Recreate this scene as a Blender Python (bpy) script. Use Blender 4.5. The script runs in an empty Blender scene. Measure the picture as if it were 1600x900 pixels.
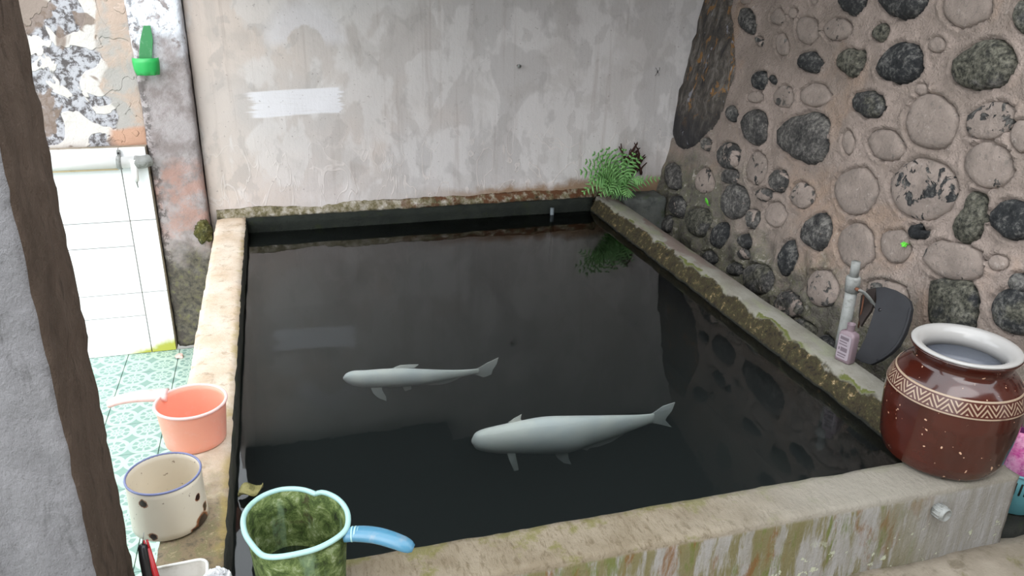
import bpy, bmesh, math, random
import numpy as np
from mathutils import Vector, Matrix, noise

random.seed(7)
S = bpy.context.scene
COL = S.collection

# ------------------------------------------------------------------ camera, sky, exposure
FPX = 1239.0
PITCH, ROLL, YAW = math.radians(22.32), math.radians(1.294), math.radians(16.67)
CAM = Vector((0.0, 0.0, 1.0))
_f = Vector((math.sin(YAW)*math.cos(PITCH), math.cos(YAW)*math.cos(PITCH), -math.sin(PITCH)))
_r0 = Vector((math.cos(YAW), -math.sin(YAW), 0))
_u0 = _r0.cross(_f)
_r = _r0*math.cos(ROLL) + _u0*math.sin(ROLL)
_u = -_r0*math.sin(ROLL) + _u0*math.cos(ROLL)
cd = bpy.data.cameras.new('camera')
cam = bpy.data.objects.new('camera', cd)
COL.objects.link(cam)
cd.sensor_fit = 'HORIZONTAL'; cd.sensor_width = 36.0; cd.lens = FPX/1600*36.0
cd.clip_start = 0.02; cd.clip_end = 200
cam.matrix_world = Matrix(((_r.x, _u.x, -_f.x, CAM.x), (_r.y, _u.y, -_f.y, CAM.y), (_r.z, _u.z, -_f.z, CAM.z), (0, 0, 0, 1)))
S.camera = cam

W = bpy.data.worlds.new('overcast_sky'); S.world = W
W.use_nodes = True
bg = W.node_tree.nodes['Background']
bg.inputs['Color'].default_value = (0.90, 0.955, 1.0, 1); bg.inputs['Strength'].default_value = 3.4
sd = bpy.data.lights.new('hazy_sun', 'SUN'); sd.energy = 1.6; sd.angle = math.radians(50); sd.color = (1.0, 0.985, 0.97)
sun = bpy.data.objects.new('hazy_sun', sd); COL.objects.link(sun)
sun.rotation_euler = Vector((0.40, 0.75, -0.75)).to_track_quat('-Z', 'Y').to_euler()
S.view_settings.view_transform = 'Standard'; S.view_settings.look = 'None'
S.view_settings.gamma = 1.0; S.view_settings.use_curve_mapping = False
S.view_settings.exposure = 0.0

# ------------------------------------------------------------------ measuring helpers (photo frame 1600x900 -> world)
def ray(x, y): return _f + _r*((x-800)/FPX) - _u*((y-450)/FPX)
def on_z(x, y, z=0.0):
    d = ray(x, y); return CAM + d*((z-CAM.z)/d.z)
def on_y(x, y, Y):
    d = ray(x, y); return CAM + d*(Y/d.y)
def on_x(x, y, X):
    d = ray(x, y); return CAM + d*(X/d.x)
BATTER, WX0 = 0.18, 1.722            # the stone wall leans: x = WX0 + BATTER*z
def on_wall(x, y):
    d = ray(x, y); t = (WX0 + BATTER*CAM.z - CAM.x)/(d.x - BATTER*d.z); return CAM + d*t

# ------------------------------------------------------------------ material helpers
def lin(r, g, b):
    def c(v):
        v /= 255.0
        return v/12.92 if v <= 0.04045 else ((v+0.055)/1.055)**2.4
    return (c(r), c(g), c(b), 1.0)

class Mat:
    def __init__(self, name):
        self.m = bpy.data.materials.new(name); self.m.use_nodes = True
        self.t = self.m.node_tree; self.t.nodes.clear()
        self.out = self.t.nodes.new('ShaderNodeOutputMaterial')
        self.tc = self.t.nodes.new('ShaderNodeTexCoord')
        self.P = self.tc.outputs['Object']
    def set(self, sock, v):
        if isinstance(v, bpy.types.NodeSocket): self.t.links.new(v, sock)
        elif v is not None:
            if sock.type == 'RGBA' and not hasattr(v, '__len__'): v = (v, v, v, 1)
            sock.default_value = v
    def nd(self, typ, **kw):
        n = self.t.nodes.new(typ)
        for k, v in kw.items(): setattr(n, k, v)
        return n
    def map(self, scale=(1, 1, 1), loc=(0, 0, 0), rot=(0, 0, 0), vec=None):
        n = self.nd('ShaderNodeMapping')
        self.set(n.inputs['Vector'], vec or self.P)
        n.inputs['Scale'].default_value = scale; n.inputs['Location'].default_value = loc; n.inputs['Rotation'].default_value = rot
        return n.outputs[0]
    def noise(self, scale, detail=4, rough=0.55, dist=0.0, vec=None):
        n = self.nd('ShaderNodeTexNoise')
        self.set(n.inputs['Vector'], vec or self.P)
        n.inputs['Scale'].default_value = scale; n.inputs['Detail'].default_value = detail
        n.inputs['Roughness'].default_value = rough; n.inputs['Distortion'].default_value = dist
        return n.outputs['Fac']
    def voro(self, scale, feature='F1', vec=None):
        n = self.nd('ShaderNodeTexVoronoi', feature=feature)
        self.set(n.inputs['Vector'], vec or self.P); n.inputs['Scale'].default_value = scale
        return n.outputs['Distance']
    def math(self, op, a, b=None, c=None, clamp=False):
        n = self.nd('ShaderNodeMath', operation=op, use_clamp=clamp)
        self.set(n.inputs[0], a)
        if b is not None: self.set(n.inputs[1], b)
        if c is not None: self.set(n.inputs[2], c)
        return n.outputs[0]
    def step(self, v, lo, hi):
        n = self.nd('ShaderNodeMapRange', interpolation_type='SMOOTHSTEP')
        self.set(n.inputs[0], v); n.inputs[1].default_value = lo; n.inputs[2].default_value = hi
        return n.outputs[0]
    def sep(self, vec=None):
        n = self.nd('ShaderNodeSeparateXYZ'); self.set(n.inputs[0], vec or self.P); return n.outputs
    def ramp(self, fac, stops, interp='LINEAR'):
        n = self.nd('ShaderNodeValToRGB'); n.color_ramp.interpolation = interp
        e = n.color_ramp.elements
        while len(e) < len(stops): e.new(0.5)
        for i, (p, c) in enumerate(stops):
            e[i].position = p; e[i].color = c if hasattr(c, '__len__') else (c, c, c, 1)
        self.set(n.inputs[0], fac); return n.outputs[0]
    def mix(self, fac, a, b, blend='MIX'):
        n = self.nd('ShaderNodeMix', data_type='RGBA', blend_type=blend)
        self.set(n.inputs[0], fac); self.set(n.inputs[6], a); self.set(n.inputs[7], b)
        return n.outputs[2]
    def near(self, p, r, soft=0.3, wob=None):
        n = self.nd('ShaderNodeVectorMath', operation='DISTANCE')
        self.set(n.inputs[0], self.P); n.inputs[1].default_value = p
        d = n.outputs['Value']
        if wob is not None: d = self.math('ADD', d, wob)
        return self.math('SUBTRACT', 1.0, self.step(d, r*(1-soft), r))
    def wob(self, scale, amp):
        return self.math('MULTIPLY', self.math('SUBTRACT', self.noise(scale, 3), 0.5), amp)
    def attr(self, name):
        n = self.nd('ShaderNodeAttribute', attribute_type='OBJECT', attribute_name=name); return n.outputs['Fac']
    def rnd(self):
        return self.nd('ShaderNodeObjectInfo').outputs['Random']
    def bump(self, h, strength=0.5, dist=0.01):
        n = self.nd('ShaderNodeBump'); n.inputs['Strength'].default_value = strength; n.inputs['Distance'].default_value = dist
        self.set(n.inputs['Height'], h); return n.outputs[0]
    def bsdf(self, col, rough=0.8, normal=None, spec=0.5, **kw):
        n = self.nd('ShaderNodeBsdfPrincipled')
        self.set(n.inputs['Base Color'], col); self.set(n.inputs['Roughness'], rough)
        n.inputs['Specular IOR Level'].default_value = spec
        if normal is not None: self.set(n.inputs['Normal'], normal)
        for k, v in kw.items(): self.set(n.inputs[k.replace('_', ' ')], v)
        self.t.links.new(n.outputs[0], self.out.inputs['Surface'])
        return self.m

def simple(name, col, rough=0.5, spec=0.5, vary=0.12, scale=18, **kw):
    m = Mat(name)
    c2 = tuple(v*(1-vary) for v in col[:3]) + (1,)
    f = m.noise(scale, 4)
    return m.bsdf(m.mix(f, c2, col), rough, m.bump(m.noise(scale*5, 3), 0.15, 0.002), spec, **kw)

# ------------------------------------------------------------------ mesh helpers
def nz(p, s=1.0): return noise.noise(Vector(p)*s)
def link(name, me, mat=None, parent=None, smooth=True):
    o = bpy.data.objects.new(name, me); COL.objects.link(o)
    if mat is not None:
        for k in (mat if isinstance(mat, (list, tuple)) else [mat]): me.materials.append(k)
    if parent is not None: o.parent = parent
    if smooth:
        for p in me.polygons: p.use_smooth = True
    return o
def build(name, V, F, mat=None, parent=None, smooth=True, fix=True):
    me = bpy.data.meshes.new(name); me.from_pydata([tuple(v) for v in V], [], F); me.update()
    if fix:
        bm = bmesh.new(); bm.from_mesh(me)
        bmesh.ops.recalc_face_normals(bm, faces=bm.faces); bm.to_mesh(me); bm.free()
    return link(name, me, mat, parent, smooth)
def bmobj(name, bm, mat=None, parent=None, smooth=True):
    me = bpy.data.meshes.new(name); bm.to_mesh(me); bm.free(); return link(name, me, mat, parent, smooth)
def tag(o, label, cat, group=None, kind=None):
    if kind: o['kind'] = kind
    if label: o['label'] = label
    if cat: o['category'] = cat
    if group: o['group'] = group
    return o
def empty(name, loc, rot=(0, 0, 0)):
    o = bpy.data.objects.new(name, None); COL.objects.link(o); o.location = loc; o.rotation_euler = rot
    o.empty_display_size = 0.05
    return o
def rough_box(name, lo, hi, mat, cell=0.025, amp=0.004, freq=14, bevel=0.008, parent=None, seed=0, mid=None):
    """box with chipped, uneven faces: subdivided, edges rounded by noise"""
    bm = bmesh.new()
    lo = Vector(lo); hi = Vector(hi); d = hi-lo
    n = [max(1, min(160, int(round(d[i]/cell)))) for i in range(3)]
    idx = {}
    def vert(i, j, k):
        key = (i, j, k)
        if key not in idx: idx[key] = bm.verts.new((lo.x+d.x*i/n[0], lo.y+d.y*j/n[1], lo.z+d.z*k/n[2]))
        return idx[key]
    def face(a, b, c, e, mi):
        f = bm.faces.new((a, b, c, e)); f.material_index = mi
    for i in range(n[0]):
        for j in range(n[1]):
            for k, fl in ((0, 1), (n[2], 0)):
                q = [vert(i, j, k), vert(i+1, j, k), vert(i+1, j+1, k), vert(i, j+1, k)]
                if fl: q.reverse()
                face(*q, 0)
    for i in range(n[0]):
        for k in range(n[2]):
            for j, fl in ((0, 0), (n[1], 1)):
                q = [vert(i, j, k), vert(i+1, j, k), vert(i+1, j, k+1), vert(i, j, k+1)]
                if fl: q.reverse()
                face(*q, 0)
    for j in range(n[1]):
        for k in range(n[2]):
            for i, fl in ((0, 1), (n[0], 0)):
                q = [vert(i, j, k), vert(i, j+1, k), vert(i, j+1, k+1), vert(i, j, k+1)]
                if fl: q.reverse()
                face(*q, 1 if (i == n[0] and mid is not None) else 0)
    for (i, j, k), v in idx.items():
        on = [(i in (0, n[0])), (j in (0, n[1])), (k in (0, n[2]))]
        sg = [(-1 if (i, j, k)[a] == 0 else 1) if on[a] else 0 for a in range(3)]
        p = v.co + Vector((seed*3.1, seed*1.7, seed))
        a = nz(p, freq)*amp + nz(p, freq*3.2)*amp*0.45
        v.co += Vector(sg)*a
        if sum(on) >= 2:
            e = bevel*(0.7+1.1*abs(nz(p, freq*2.1)))
            v.co -= Vector(sg)*e
    return bmobj(name, bm, [mat, mid] if mid is not None else mat, parent)
def lathe(name, prof, mat, parent=None, seg=48, loc=(0, 0, 0), smooth=True):
    """prof: list of (r, z); r = 0 ends close to a point"""
    V = []; F = []; rows = []
    for r, z in prof:
        if r < 1e-6: rows.append([len(V)]); V.append((loc[0], loc[1], loc[2]+z))
        else:
            rows.append(list(range(len(V), len(V)+seg)))
            V += [(loc[0]+r*math.cos(2*math.pi*i/seg), loc[1]+r*math.sin(2*math.pi*i/seg), loc[2]+z) for i in range(seg)]
    for a, b in zip(rows, rows[1:]):
        for i in range(seg):
            j = (i+1) % seg
            if len(a) == 1: F.append((a[0], b[j], b[i]))
            elif len(b) == 1: F.append((a[i], a[j], b[0]))
            else: F.append((a[i], a[j], b[j], b[i]))
    return build(name, V, F, mat, parent, smooth)
def tube(name, pts, rad, mat, parent=None, seg=12, caps=True, flat=1.0):
    """tube through points; rad a number or a list; flat squashes it in the binormal direction"""
    pts = [Vector(p) for p in pts]; n = len(pts)
    rad = rad if hasattr(rad, '__len__') else [rad]*n
    V = []; F = []; nrm = None
    for i, p in enumerate(pts):
        t = (pts[min(i+1, n-1)]-pts[max(i-1, 0)]).normalized()
        if nrm is None:
            nrm = t.cross(Vector((0, 0, 1)))
            if nrm.length < 0.1: nrm = t.cross(Vector((0, 1, 0)))
        nrm = (nrm - t*nrm.dot(t)).normalized(); b = t.cross(nrm)
        for k in range(seg):
            a = 2*math.pi*k/seg
            V.append(p + nrm*(math.cos(a)*rad[i]) + b*(math.sin(a)*rad[i]*flat))
    for i in range(n-1):
        for k in range(seg):
            l = (k+1) % seg
            F.append((i*seg+k, i*seg+l, (i+1)*seg+l, (i+1)*seg+k))
    if caps:
        F.append(tuple(range(seg))); F.append(tuple(range((n-1)*seg, n*seg)))
    return build(name, V, F, mat, parent)
def slab(name, outline, ext, mat, parent=None, bevel=0.0, smooth=False):
    """closed 3-D outline extruded by vector ext"""
    bm = bmesh.new()
    vs = [bm.verts.new(p) for p in outline]
    f = bm.faces.new(vs)
    r = bmesh.ops.extrude_face_region(bm, geom=[f])
    bmesh.ops.translate(bm, vec=Vector(ext), verts=[g for g in r['geom'] if isinstance(g, bmesh.types.BMVert)])
    bmesh.ops.recalc_face_normals(bm, faces=bm.faces)
    if bevel: bmesh.ops.bevel(bm, geom=list(bm.edges), offset=bevel, segments=2, affect='EDGES', profile=0.6)
    return bmobj(name, bm, mat, parent, smooth)
def box(name, lo, hi, mat, parent=None, bevel=0.002, smooth=False):
    lo = Vector(lo); hi = Vector(hi)
    o = [(lo.x, lo.y, lo.z), (hi.x, lo.y, lo.z), (hi.x, hi.y, lo.z), (lo.x, hi.y, lo.z)]
    return slab(name, o, (0, 0, hi.z-lo.z), mat, parent, bevel, smooth)
def catmull(pts, n):
    pts = [Vector(p) for p in pts]; out = []
    P = [pts[0]*2-pts[1]] + pts + [pts[-1]*2-pts[-2]]
    for i in range(1, len(P)-2):
        for k in range(n):
            t = k/n; a, b, c, d = P[i-1], P[i], P[i+1], P[i+2]
            out.append(0.5*((2*b) + (c-a)*t + (2*a-5*b+4*c-d)*t*t + (3*b-a-3*c+d)*t**3))
    out.append(pts[-1]); return out
# ------------------------------------------------------------------ materials of the place
def m_backwall():
    m = Mat('stained_plaster')
    x, y, z = m.sep()
    big = m.noise(2.2, 3, 0.5, 0.4)
    warm = m.step(m.math('ADD', m.math('MULTIPLY', x, -0.55), big), 0.05, 0.75)
    base = m.mix(warm, lin(186, 181, 179), lin(206, 192, 183))
    drip = m.noise(7.0, 4, 0.5, 0.35, m.map((1, 1, 0.55)))
    base = m.mix(m.math('MULTIPLY', m.step(drip, 0.49, 0.55), 0.5), base, lin(216, 211, 209))
    d2 = m.noise(12.0, 4, 0.55, 0.4, m.map((1, 1, 0.7), (3, 1, 5)))
    base = m.mix(m.math('MULTIPLY', m.step(d2, 0.56, 0.62), 0.30), base, lin(158, 152, 149))
    d3 = m.noise(4.2, 4, 0.6, 0.6, m.map((1, 1, 0.8), (7, 2, 1)))
    base = m.mix(m.math('MULTIPLY', m.step(d3, 0.50, 0.62), 0.34), base, lin(170, 163, 158))
    ln = m.math('ABSOLUTE', m.math('SUBTRACT', m.noise(7.5, 2, 0.5, 1.6, m.map((1, 1, 0.5), (1, 9, 2))), 0.5))
    ridge = m.math('SUBTRACT', 1.0, m.step(ln, 0.004, 0.022))
    low = m.math('SUBTRACT', 1.0, m.step(z, 0.12, 0.42))
    base = m.mix(m.math('MULTIPLY', m.math('MULTIPLY', ridge, low), 0.7), base, lin(212, 203, 198))
    streak = m.noise(30, 3, 0.6, 0.0, m.map((1, 1, 0.05)))
    base = m.mix(m.math('MULTIPLY', m.step(streak, 0.56, 0.75), 0.28), base, lin(140, 124, 116))
    # white efflorescence low on the wall
    eff = m.step(m.math('ADD', m.noise(5, 4, 0.6), m.math('MULTIPLY', z, -1.6)), 0.25, 0.5)
    base = m.mix(m.math('MULTIPLY', eff, 0.45), base, lin(206, 198, 196))
    # rusty and mossy stain along the wet foot
    ft = m.math('ADD', m.math('MULTIPLY', m.math('SUBTRACT', m.noise(9, 5, 0.65), 0.5), 0.14), z)
    right = m.step(m.math('ADD', x, m.math('MULTIPLY', m.noise(6), 0.3)), 0.55, 1.15)
    foot = m.math('MULTIPLY', m.math('SUBTRACT', 1.0, m.step(ft, 0.035, 0.085)), right)
    base = m.mix(m.math('MULTIPLY', foot, 0.85), base, lin(134, 104, 72))
    # brushed patch of white paint
    br = m.noise(40, 3, 0.7, 0, m.map((0.12, 1, 1.6)))
    wx = m.math('ADD', x, m.math('MULTIPLY', m.math('SUBTRACT', br, 0.5), 0.12))
    wz = m.math('ADD', m.math('SUBTRACT', z, m.math('MULTIPLY', m.math('SUBTRACT', x, 0.08), 0.035)), m.math('MULTIPLY', m.math('SUBTRACT', br, 0.5), 0.016))
    px = m.math('MULTIPLY', m.step(wx, -0.115, -0.075), m.math('SUBTRACT', 1.0, m.step(wx, 0.245, 0.262)))
    pz = m.math('MULTIPLY', m.step(wz, 0.405, 0.412), m.math('SUBTRACT', 1.0, m.step(wz, 0.508, 0.515)))
    paint = m.math('MULTIPLY', px, pz)
    base = m.mix(m.math('MULTIPLY', paint, m.step(br, 0.05, 0.5)), base, lin(222, 219, 222))
    # curved sweep of the same paint higher up
    c = on_y(478, 78, 3.35)
    dx = m.math('SUBTRACT', x, c.x); dz = m.math('SUBTRACT', z, c.z)
    rr = m.math('SQRT', m.math('ADD', m.math('MULTIPLY', dx, dx), m.math('MULTIPLY', m.math('MULTIPLY', dz, dz), 0.7)))
    sw = m.noise(60, 2, 0.6, 0, m.map((1, 1, 1)))
    rw = m.math('ADD', rr, m.math('MULTIPLY', m.math('SUBTRACT', sw, 0.5), 0.02))
    arc = m.math('MULTIPLY', m.math('MULTIPLY', m.step(rw, 0.072, 0.082), m.math('SUBTRACT', 1.0, m.step(rw, 0.115, 0.19))), m.step(dz, 0.0, 0.05))
    base = m.mix(m.math('MULTIPLY', arc, 0.75), base, lin(212, 207, 209))
    speck = m.step(m.noise(85, 2, 0.5), 0.70, 0.74)
    base = m.mix(m.math('MULTIPLY', speck, 0.4), base, lin(120, 108, 102))
    h = m.math('ADD', m.math('ADD', m.noise(60, 5, 0.7), m.math('MULTIPLY', m.noise(90, 3, 0.6, 0, m.map((1, 1, 0.1))), 0.5)), m.math('MULTIPLY', m.math('MULTIPLY', ridge, low), 0.8))
    return m.bsdf(base, 0.85, m.bump(h, 0.3, 0.005), 0.25)

def m_concrete(name, a, b, stain, moss=None, mossamt=0.5, scale=9, rough=0.85, bumpd=0.006, mz=None):
    m = Mat(name)
    c = m.mix(m.step(m.noise(scale, 5, 0.6), 0.3, 0.7), a, b)
    c = m.mix(m.math('MULTIPLY', m.step(m.noise(scale*2.7, 4, 0.65, 0.5), 0.5, 0.72), 0.75), c, stain)
    if moss is not None:
        c = m.mix(m.math('MULTIPLY', m.step(m.noise(scale*1.4, 5, 0.7, 0.3, m.map((1, 1, 1), (5, 3, 2))), 0.62-0.24*mossamt, 0.78-0.24*mossamt), 0.85), c, moss)
    return m.bsdf(c, rough, m.bump(m.noise(scale*6, 5, 0.7), 0.55, bumpd), 0.3)

MAT = {}
MAT['back'] = m_backwall()
def m_left_rim():
    m = Mat('warm_wet_concrete'); x, y, z = m.sep()
    c = m.mix(m.step(m.noise(8, 5, 0.65), 0.3, 0.7), lin(214, 200, 184), lin(198, 176, 152))
    c = m.mix(m.math('MULTIPLY', m.step(m.noise(24, 5, 0.7, 0.4), 0.52, 0.70), 0.7), c, lin(158, 138, 116))
    yy = m.math('ADD', y, m.math('ADD', m.wob(6, 0.5), m.wob(30, 0.2)))
    wet = m.math('SUBTRACT', 1.0, m.step(yy, 1.32, 1.62))
    c = m.mix(m.math('MULTIPLY', wet, 0.85), c, m.ramp(m.noise(34, 5, 0.75, 0.3), [(0.36, lin(66, 60, 38)), (0.48, lin(122, 104, 76)), (0.56, lin(96, 94, 54)), (0.68, lin(168, 148, 116))]))
    edge = m.math('MULTIPLY', m.step(m.math('ADD', x, m.wob(14, 0.05)), -0.185, -0.165), m.step(m.noise(9, 4, 0.6), 0.45, 0.6))
    c = m.mix(m.math('MULTIPLY', edge, 0.6), c, lin(168, 146, 84))
    return m.bsdf(c, 0.85, m.bump(m.noise(48, 5, 0.75), 0.55, 0.006), 0.3)
MAT['left_rim'] = m_left_rim()
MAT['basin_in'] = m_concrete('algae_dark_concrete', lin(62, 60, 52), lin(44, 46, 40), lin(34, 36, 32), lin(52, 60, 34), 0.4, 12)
MAT['block'] = m_concrete('dark_wet_concrete', lin(96, 98, 94), lin(70, 72, 70), lin(48, 52, 50), lin(66, 76, 50), 0.4, 10)
MAT['ledge'] = m_concrete('worn_grey_floor', lin(150, 140, 126), lin(128, 118, 104), lin(96, 86, 70), lin(104, 98, 62), 0.3, 8)
MAT['ground'] = m_concrete('outdoor_concrete', lin(150, 148, 142), lin(130, 128, 122), lin(110, 106, 98), None, 0, 3)
MAT['house'] = m_concrete('added_wall_render', lin(112, 106, 98), lin(98, 92, 86), lin(80, 76, 70), None, 0, 3)  # for the added light-blocking wall
MAT['roof'] = simple('sooty_roof_timber', lin(38, 33, 30), 0.9, 0.2)
MAT['gap'] = m_concrete('dark_silt', lin(40, 40, 36), lin(28, 30, 28), lin(20, 22, 20), lin(40, 48, 28), 0.3, 12)

MAT['basin_back'] = m_concrete('wet_concrete_recess_shade', lin(34, 38, 32), lin(24, 28, 24), lin(18, 20, 18), lin(34, 40, 22), 0.3, 12)  # wet algae tone, darkened further to paint in the recess shade under the lip
MAT['silt'] = m_concrete('dark_silt', lin(52, 52, 48), lin(44, 44, 40), lin(36, 36, 33), None, 0, 3)

def m_front_rim():
    m = Mat('mossy_front_concrete'); x, y, z = m.sep()
    top = m.mix(m.step(m.noise(10, 5, 0.6), 0.35, 0.7), lin(130, 119, 102), lin(112, 100, 82))
    brushed = m.noise(105, 5, 0.75, 0.4, m.map((1, 0.3, 1), (0, 0, 0), (0, 0, 0.3)))
    top = m.mix(m.math('MULTIPLY', m.step(brushed, 0.48, 0.66), 0.75), top, lin(92, 80, 60))
    gz = m.step(m.math('ADD', m.noise(13, 5, 0.7), m.math('MULTIPLY', m.step(y, 1.12, 1.17), 0.14)), 0.56, 0.68)
    top = m.mix(m.math('MULTIPLY', gz, 0.7), top, lin(98, 95, 46))
    gr = m.step(m.math('ADD', x, m.math('MULTIPLY', m.noise(7), 0.3)), 0.75, 1.25)
    top = m.mix(m.math('MULTIPLY', gr, 0.65), top, lin(138, 134, 126))
    # the outer face: pale grey limewash with green and rust runs
    f = m.mix(m.step(m.noise(75, 4, 0.7, 0, m.map((1, 1, 0.07))), 0.35, 0.65), lin(136, 132, 124), lin(152, 149, 146))
    run = m.noise(26, 5, 0.7, 0.3, m.map((1, 1, 0.16)))
    left = m.step(m.math('ADD', x, m.math('MULTIPLY', m.noise(5), 0.25)), 1.20, 1.46)
    amt = m.math('MULTIPLY', m.step(run, 0.42, 0.54), m.math('SUBTRACT', 1.0, left))
    f = m.mix(m.math('MULTIPLY', amt, 0.85), f, lin(104, 96, 54))
    rs = m.math('MULTIPLY', m.step(m.noise(20, 5, 0.7, 0.3, m.map((1, 1, 0.3), (4, 0, 1))), 0.54, 0.66), m.math('SUBTRACT', 1.0, left))
    f = m.mix(m.math('MULTIPLY', rs, 0.8), f, lin(112, 76, 36))
    gg = m.math('MULTIPLY', m.step(m.noise(24, 5, 0.7, 0.2, m.map((1, 1, 0.25), (9, 0, 3))), 0.55, 0.66), m.math('SUBTRACT', 1.0, left))
    f = m.mix(m.math('MULTIPLY', gg, 0.7), f, lin(92, 102, 46))
    lich = m.math('MULTIPLY', m.step(m.noise(60, 2, 0.5), 0.66, 0.70), m.math('SUBTRACT', 1.0, m.step(z, -0.13, -0.05)))
    f = m.mix(lich, f, lin(176, 178, 156))
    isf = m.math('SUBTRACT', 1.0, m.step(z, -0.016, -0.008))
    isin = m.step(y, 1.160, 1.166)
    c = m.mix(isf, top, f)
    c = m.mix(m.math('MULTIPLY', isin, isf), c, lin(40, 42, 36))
    h = m.math('ADD', m.math('ADD', brushed, m.math('MULTIPLY', m.noise(50, 4, 0.7), 0.8)), m.noise(80, 4, 0.7, 0, m.map((1, 1, 0.07))))
    return m.bsdf(c, 0.85, m.bump(h, 0.6, 0.005), 0.3)
MAT['front_rim'] = m_front_rim()

def m_right_rim():
    m = Mat('mossy_side_concrete'); x, y, z = m.sep()
    t = m.mix(m.step(m.noise(7, 4, 0.6), 0.35, 0.65), lin(134, 131, 122), lin(118, 114, 104))
    pur = m.step(m.math('ADD', m.noise(8, 4, 0.6, 0.4, m.map((1, 0.5, 1))), m.math('MULTIPLY', m.math('SUBTRACT', x, 1.43), 3.0)), 0.50, 0.60)
    far = m.step(y, 2.0, 2.5)
    t = m.mix(m.math('MULTIPLY', m.math('MULTIPLY', pur, far), 0.8), t, lin(108, 92, 86))
    grn = m.step(m.noise(11, 4, 0.6, 0.3, m.map((1, 0.4, 1), (2, 2, 2))), 0.5, 0.62)
    t = m.mix(m.math('MULTIPLY', grn, 0.5), t, lin(126, 130, 102))
    mossc = m.ramp(m.noise(42, 6, 0.85, 0.3), [(0.36, lin(20, 18, 13)), (0.47, lin(54, 45, 28)), (0.54, lin(48, 49, 29)), (0.61, lin(98, 80, 52)), (0.72, lin(186, 168, 134))])
    edge = m.math('ADD', x, m.math('MULTIPLY', m.math('SUBTRACT', m.noise(16, 4, 0.6, 0.3, m.map((1, 0.8, 1))), 0.5), 0.05))
    c = m.mix(m.math('SUBTRACT', 1.0, m.step(edge, 1.394, 1.402)), t, mossc)
    mp = m.math('MULTIPLY', m.math('SUBTRACT', 1.0, m.step(edge, 1.404, 1.408)), m.step(m.noise(9, 2, 0.5, 0, m.map((1, 0.6, 1), (1, 4, 0))), 0.52, 0.56))
    c = m.mix(m.math('MULTIPLY', mp, m.step(edge, 1.396, 1.402)), c, lin(84, 88, 44))
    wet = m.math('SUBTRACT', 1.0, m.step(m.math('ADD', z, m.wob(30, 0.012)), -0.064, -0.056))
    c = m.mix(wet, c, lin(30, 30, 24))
    return m.bsdf(c, 0.85, m.bump(m.math('ADD', m.noise(60, 5, 0.75), m.noise(14, 3)), 0.7, 0.006), 0.3)
MAT['right_rim'] = m_right_rim()

def m_lip():
    m = Mat('mossy_lip'); x, y, z = m.sep()
    c = m.ramp(m.noise(24, 5, 0.75), [(0.3, lin(52, 50, 40)), (0.45, lin(112, 104, 78)), (0.55, lin(150, 142, 126)), (0.7, lin(196, 190, 182))])
    r = m.step(m.math('ADD', x, m.math('MULTIPLY', m.noise(9), 0.4)), 0.55, 0.85)
    c = m.mix(m.math('MULTIPLY', r, m.step(m.noise(28, 4, 0.6), 0.4, 0.6)), c, lin(92, 62, 42))
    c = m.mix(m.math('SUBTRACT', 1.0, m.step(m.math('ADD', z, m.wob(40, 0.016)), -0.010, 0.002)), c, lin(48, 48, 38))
    return m.bsdf(c, 0.9, m.bump(m.noise(70, 5, 0.75), 0.8, 0.006), 0.2)
MAT['lip'] = m_lip()

def m_pilaster():
    m = Mat('weathered_column_render'); x, y, z = m.sep()
    w = m.wob(9, 0.35)
    zz = m.math('ADD', z, w)
    c = m.mix(m.step(m.noise(14, 5, 0.65), 0.35, 0.65), lin(168, 160, 160), lin(136, 126, 124))
    c = m.mix(m.math('MULTIPLY', m.step(zz, 0.60, 0.74), m.step(m.noise(26, 5, 0.7), 0.36, 0.5)), c, lin(228, 230, 238))
    red = m.math('MULTIPLY', m.step(zz, -0.12, 0.05), m.math('SUBTRACT', 1.0, m.step(zz, 0.18, 0.30)))
    c = m.mix(m.math('MULTIPLY', m.math('MULTIPLY', red, m.step(m.noise(12, 5, 0.7), 0.38, 0.6)), 0.75), c, lin(176, 138, 126))
    dk = m.math('SUBTRACT', 1.0, m.step(zz, -0.20, -0.02))
    c = m.mix(m.math('MULTIPLY', dk, 0.9), c, m.ramp(m.noise(40, 4, 0.7), [(0.35, lin(42, 42, 38)), (0.55, lin(92, 88, 74)), (0.7, lin(104, 104, 60))]))
    lft = m.math('MULTIPLY', m.math('SUBTRACT', 1.0, m.step(m.math('ADD', x, m.wob(20, 0.06)), -0.47, -0.45)), m.step(m.noise(34, 4, 0.7), 0.46, 0.54))
    c = m.mix(m.math('MULTIPLY', lft, 0.7), c, lin(76, 70, 68))
    return m.bsdf(c, 0.9, m.bump(m.noise(45, 5, 0.7), 0.7, 0.008), 0.2)
MAT['pilaster'] = m_pilaster()

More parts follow.
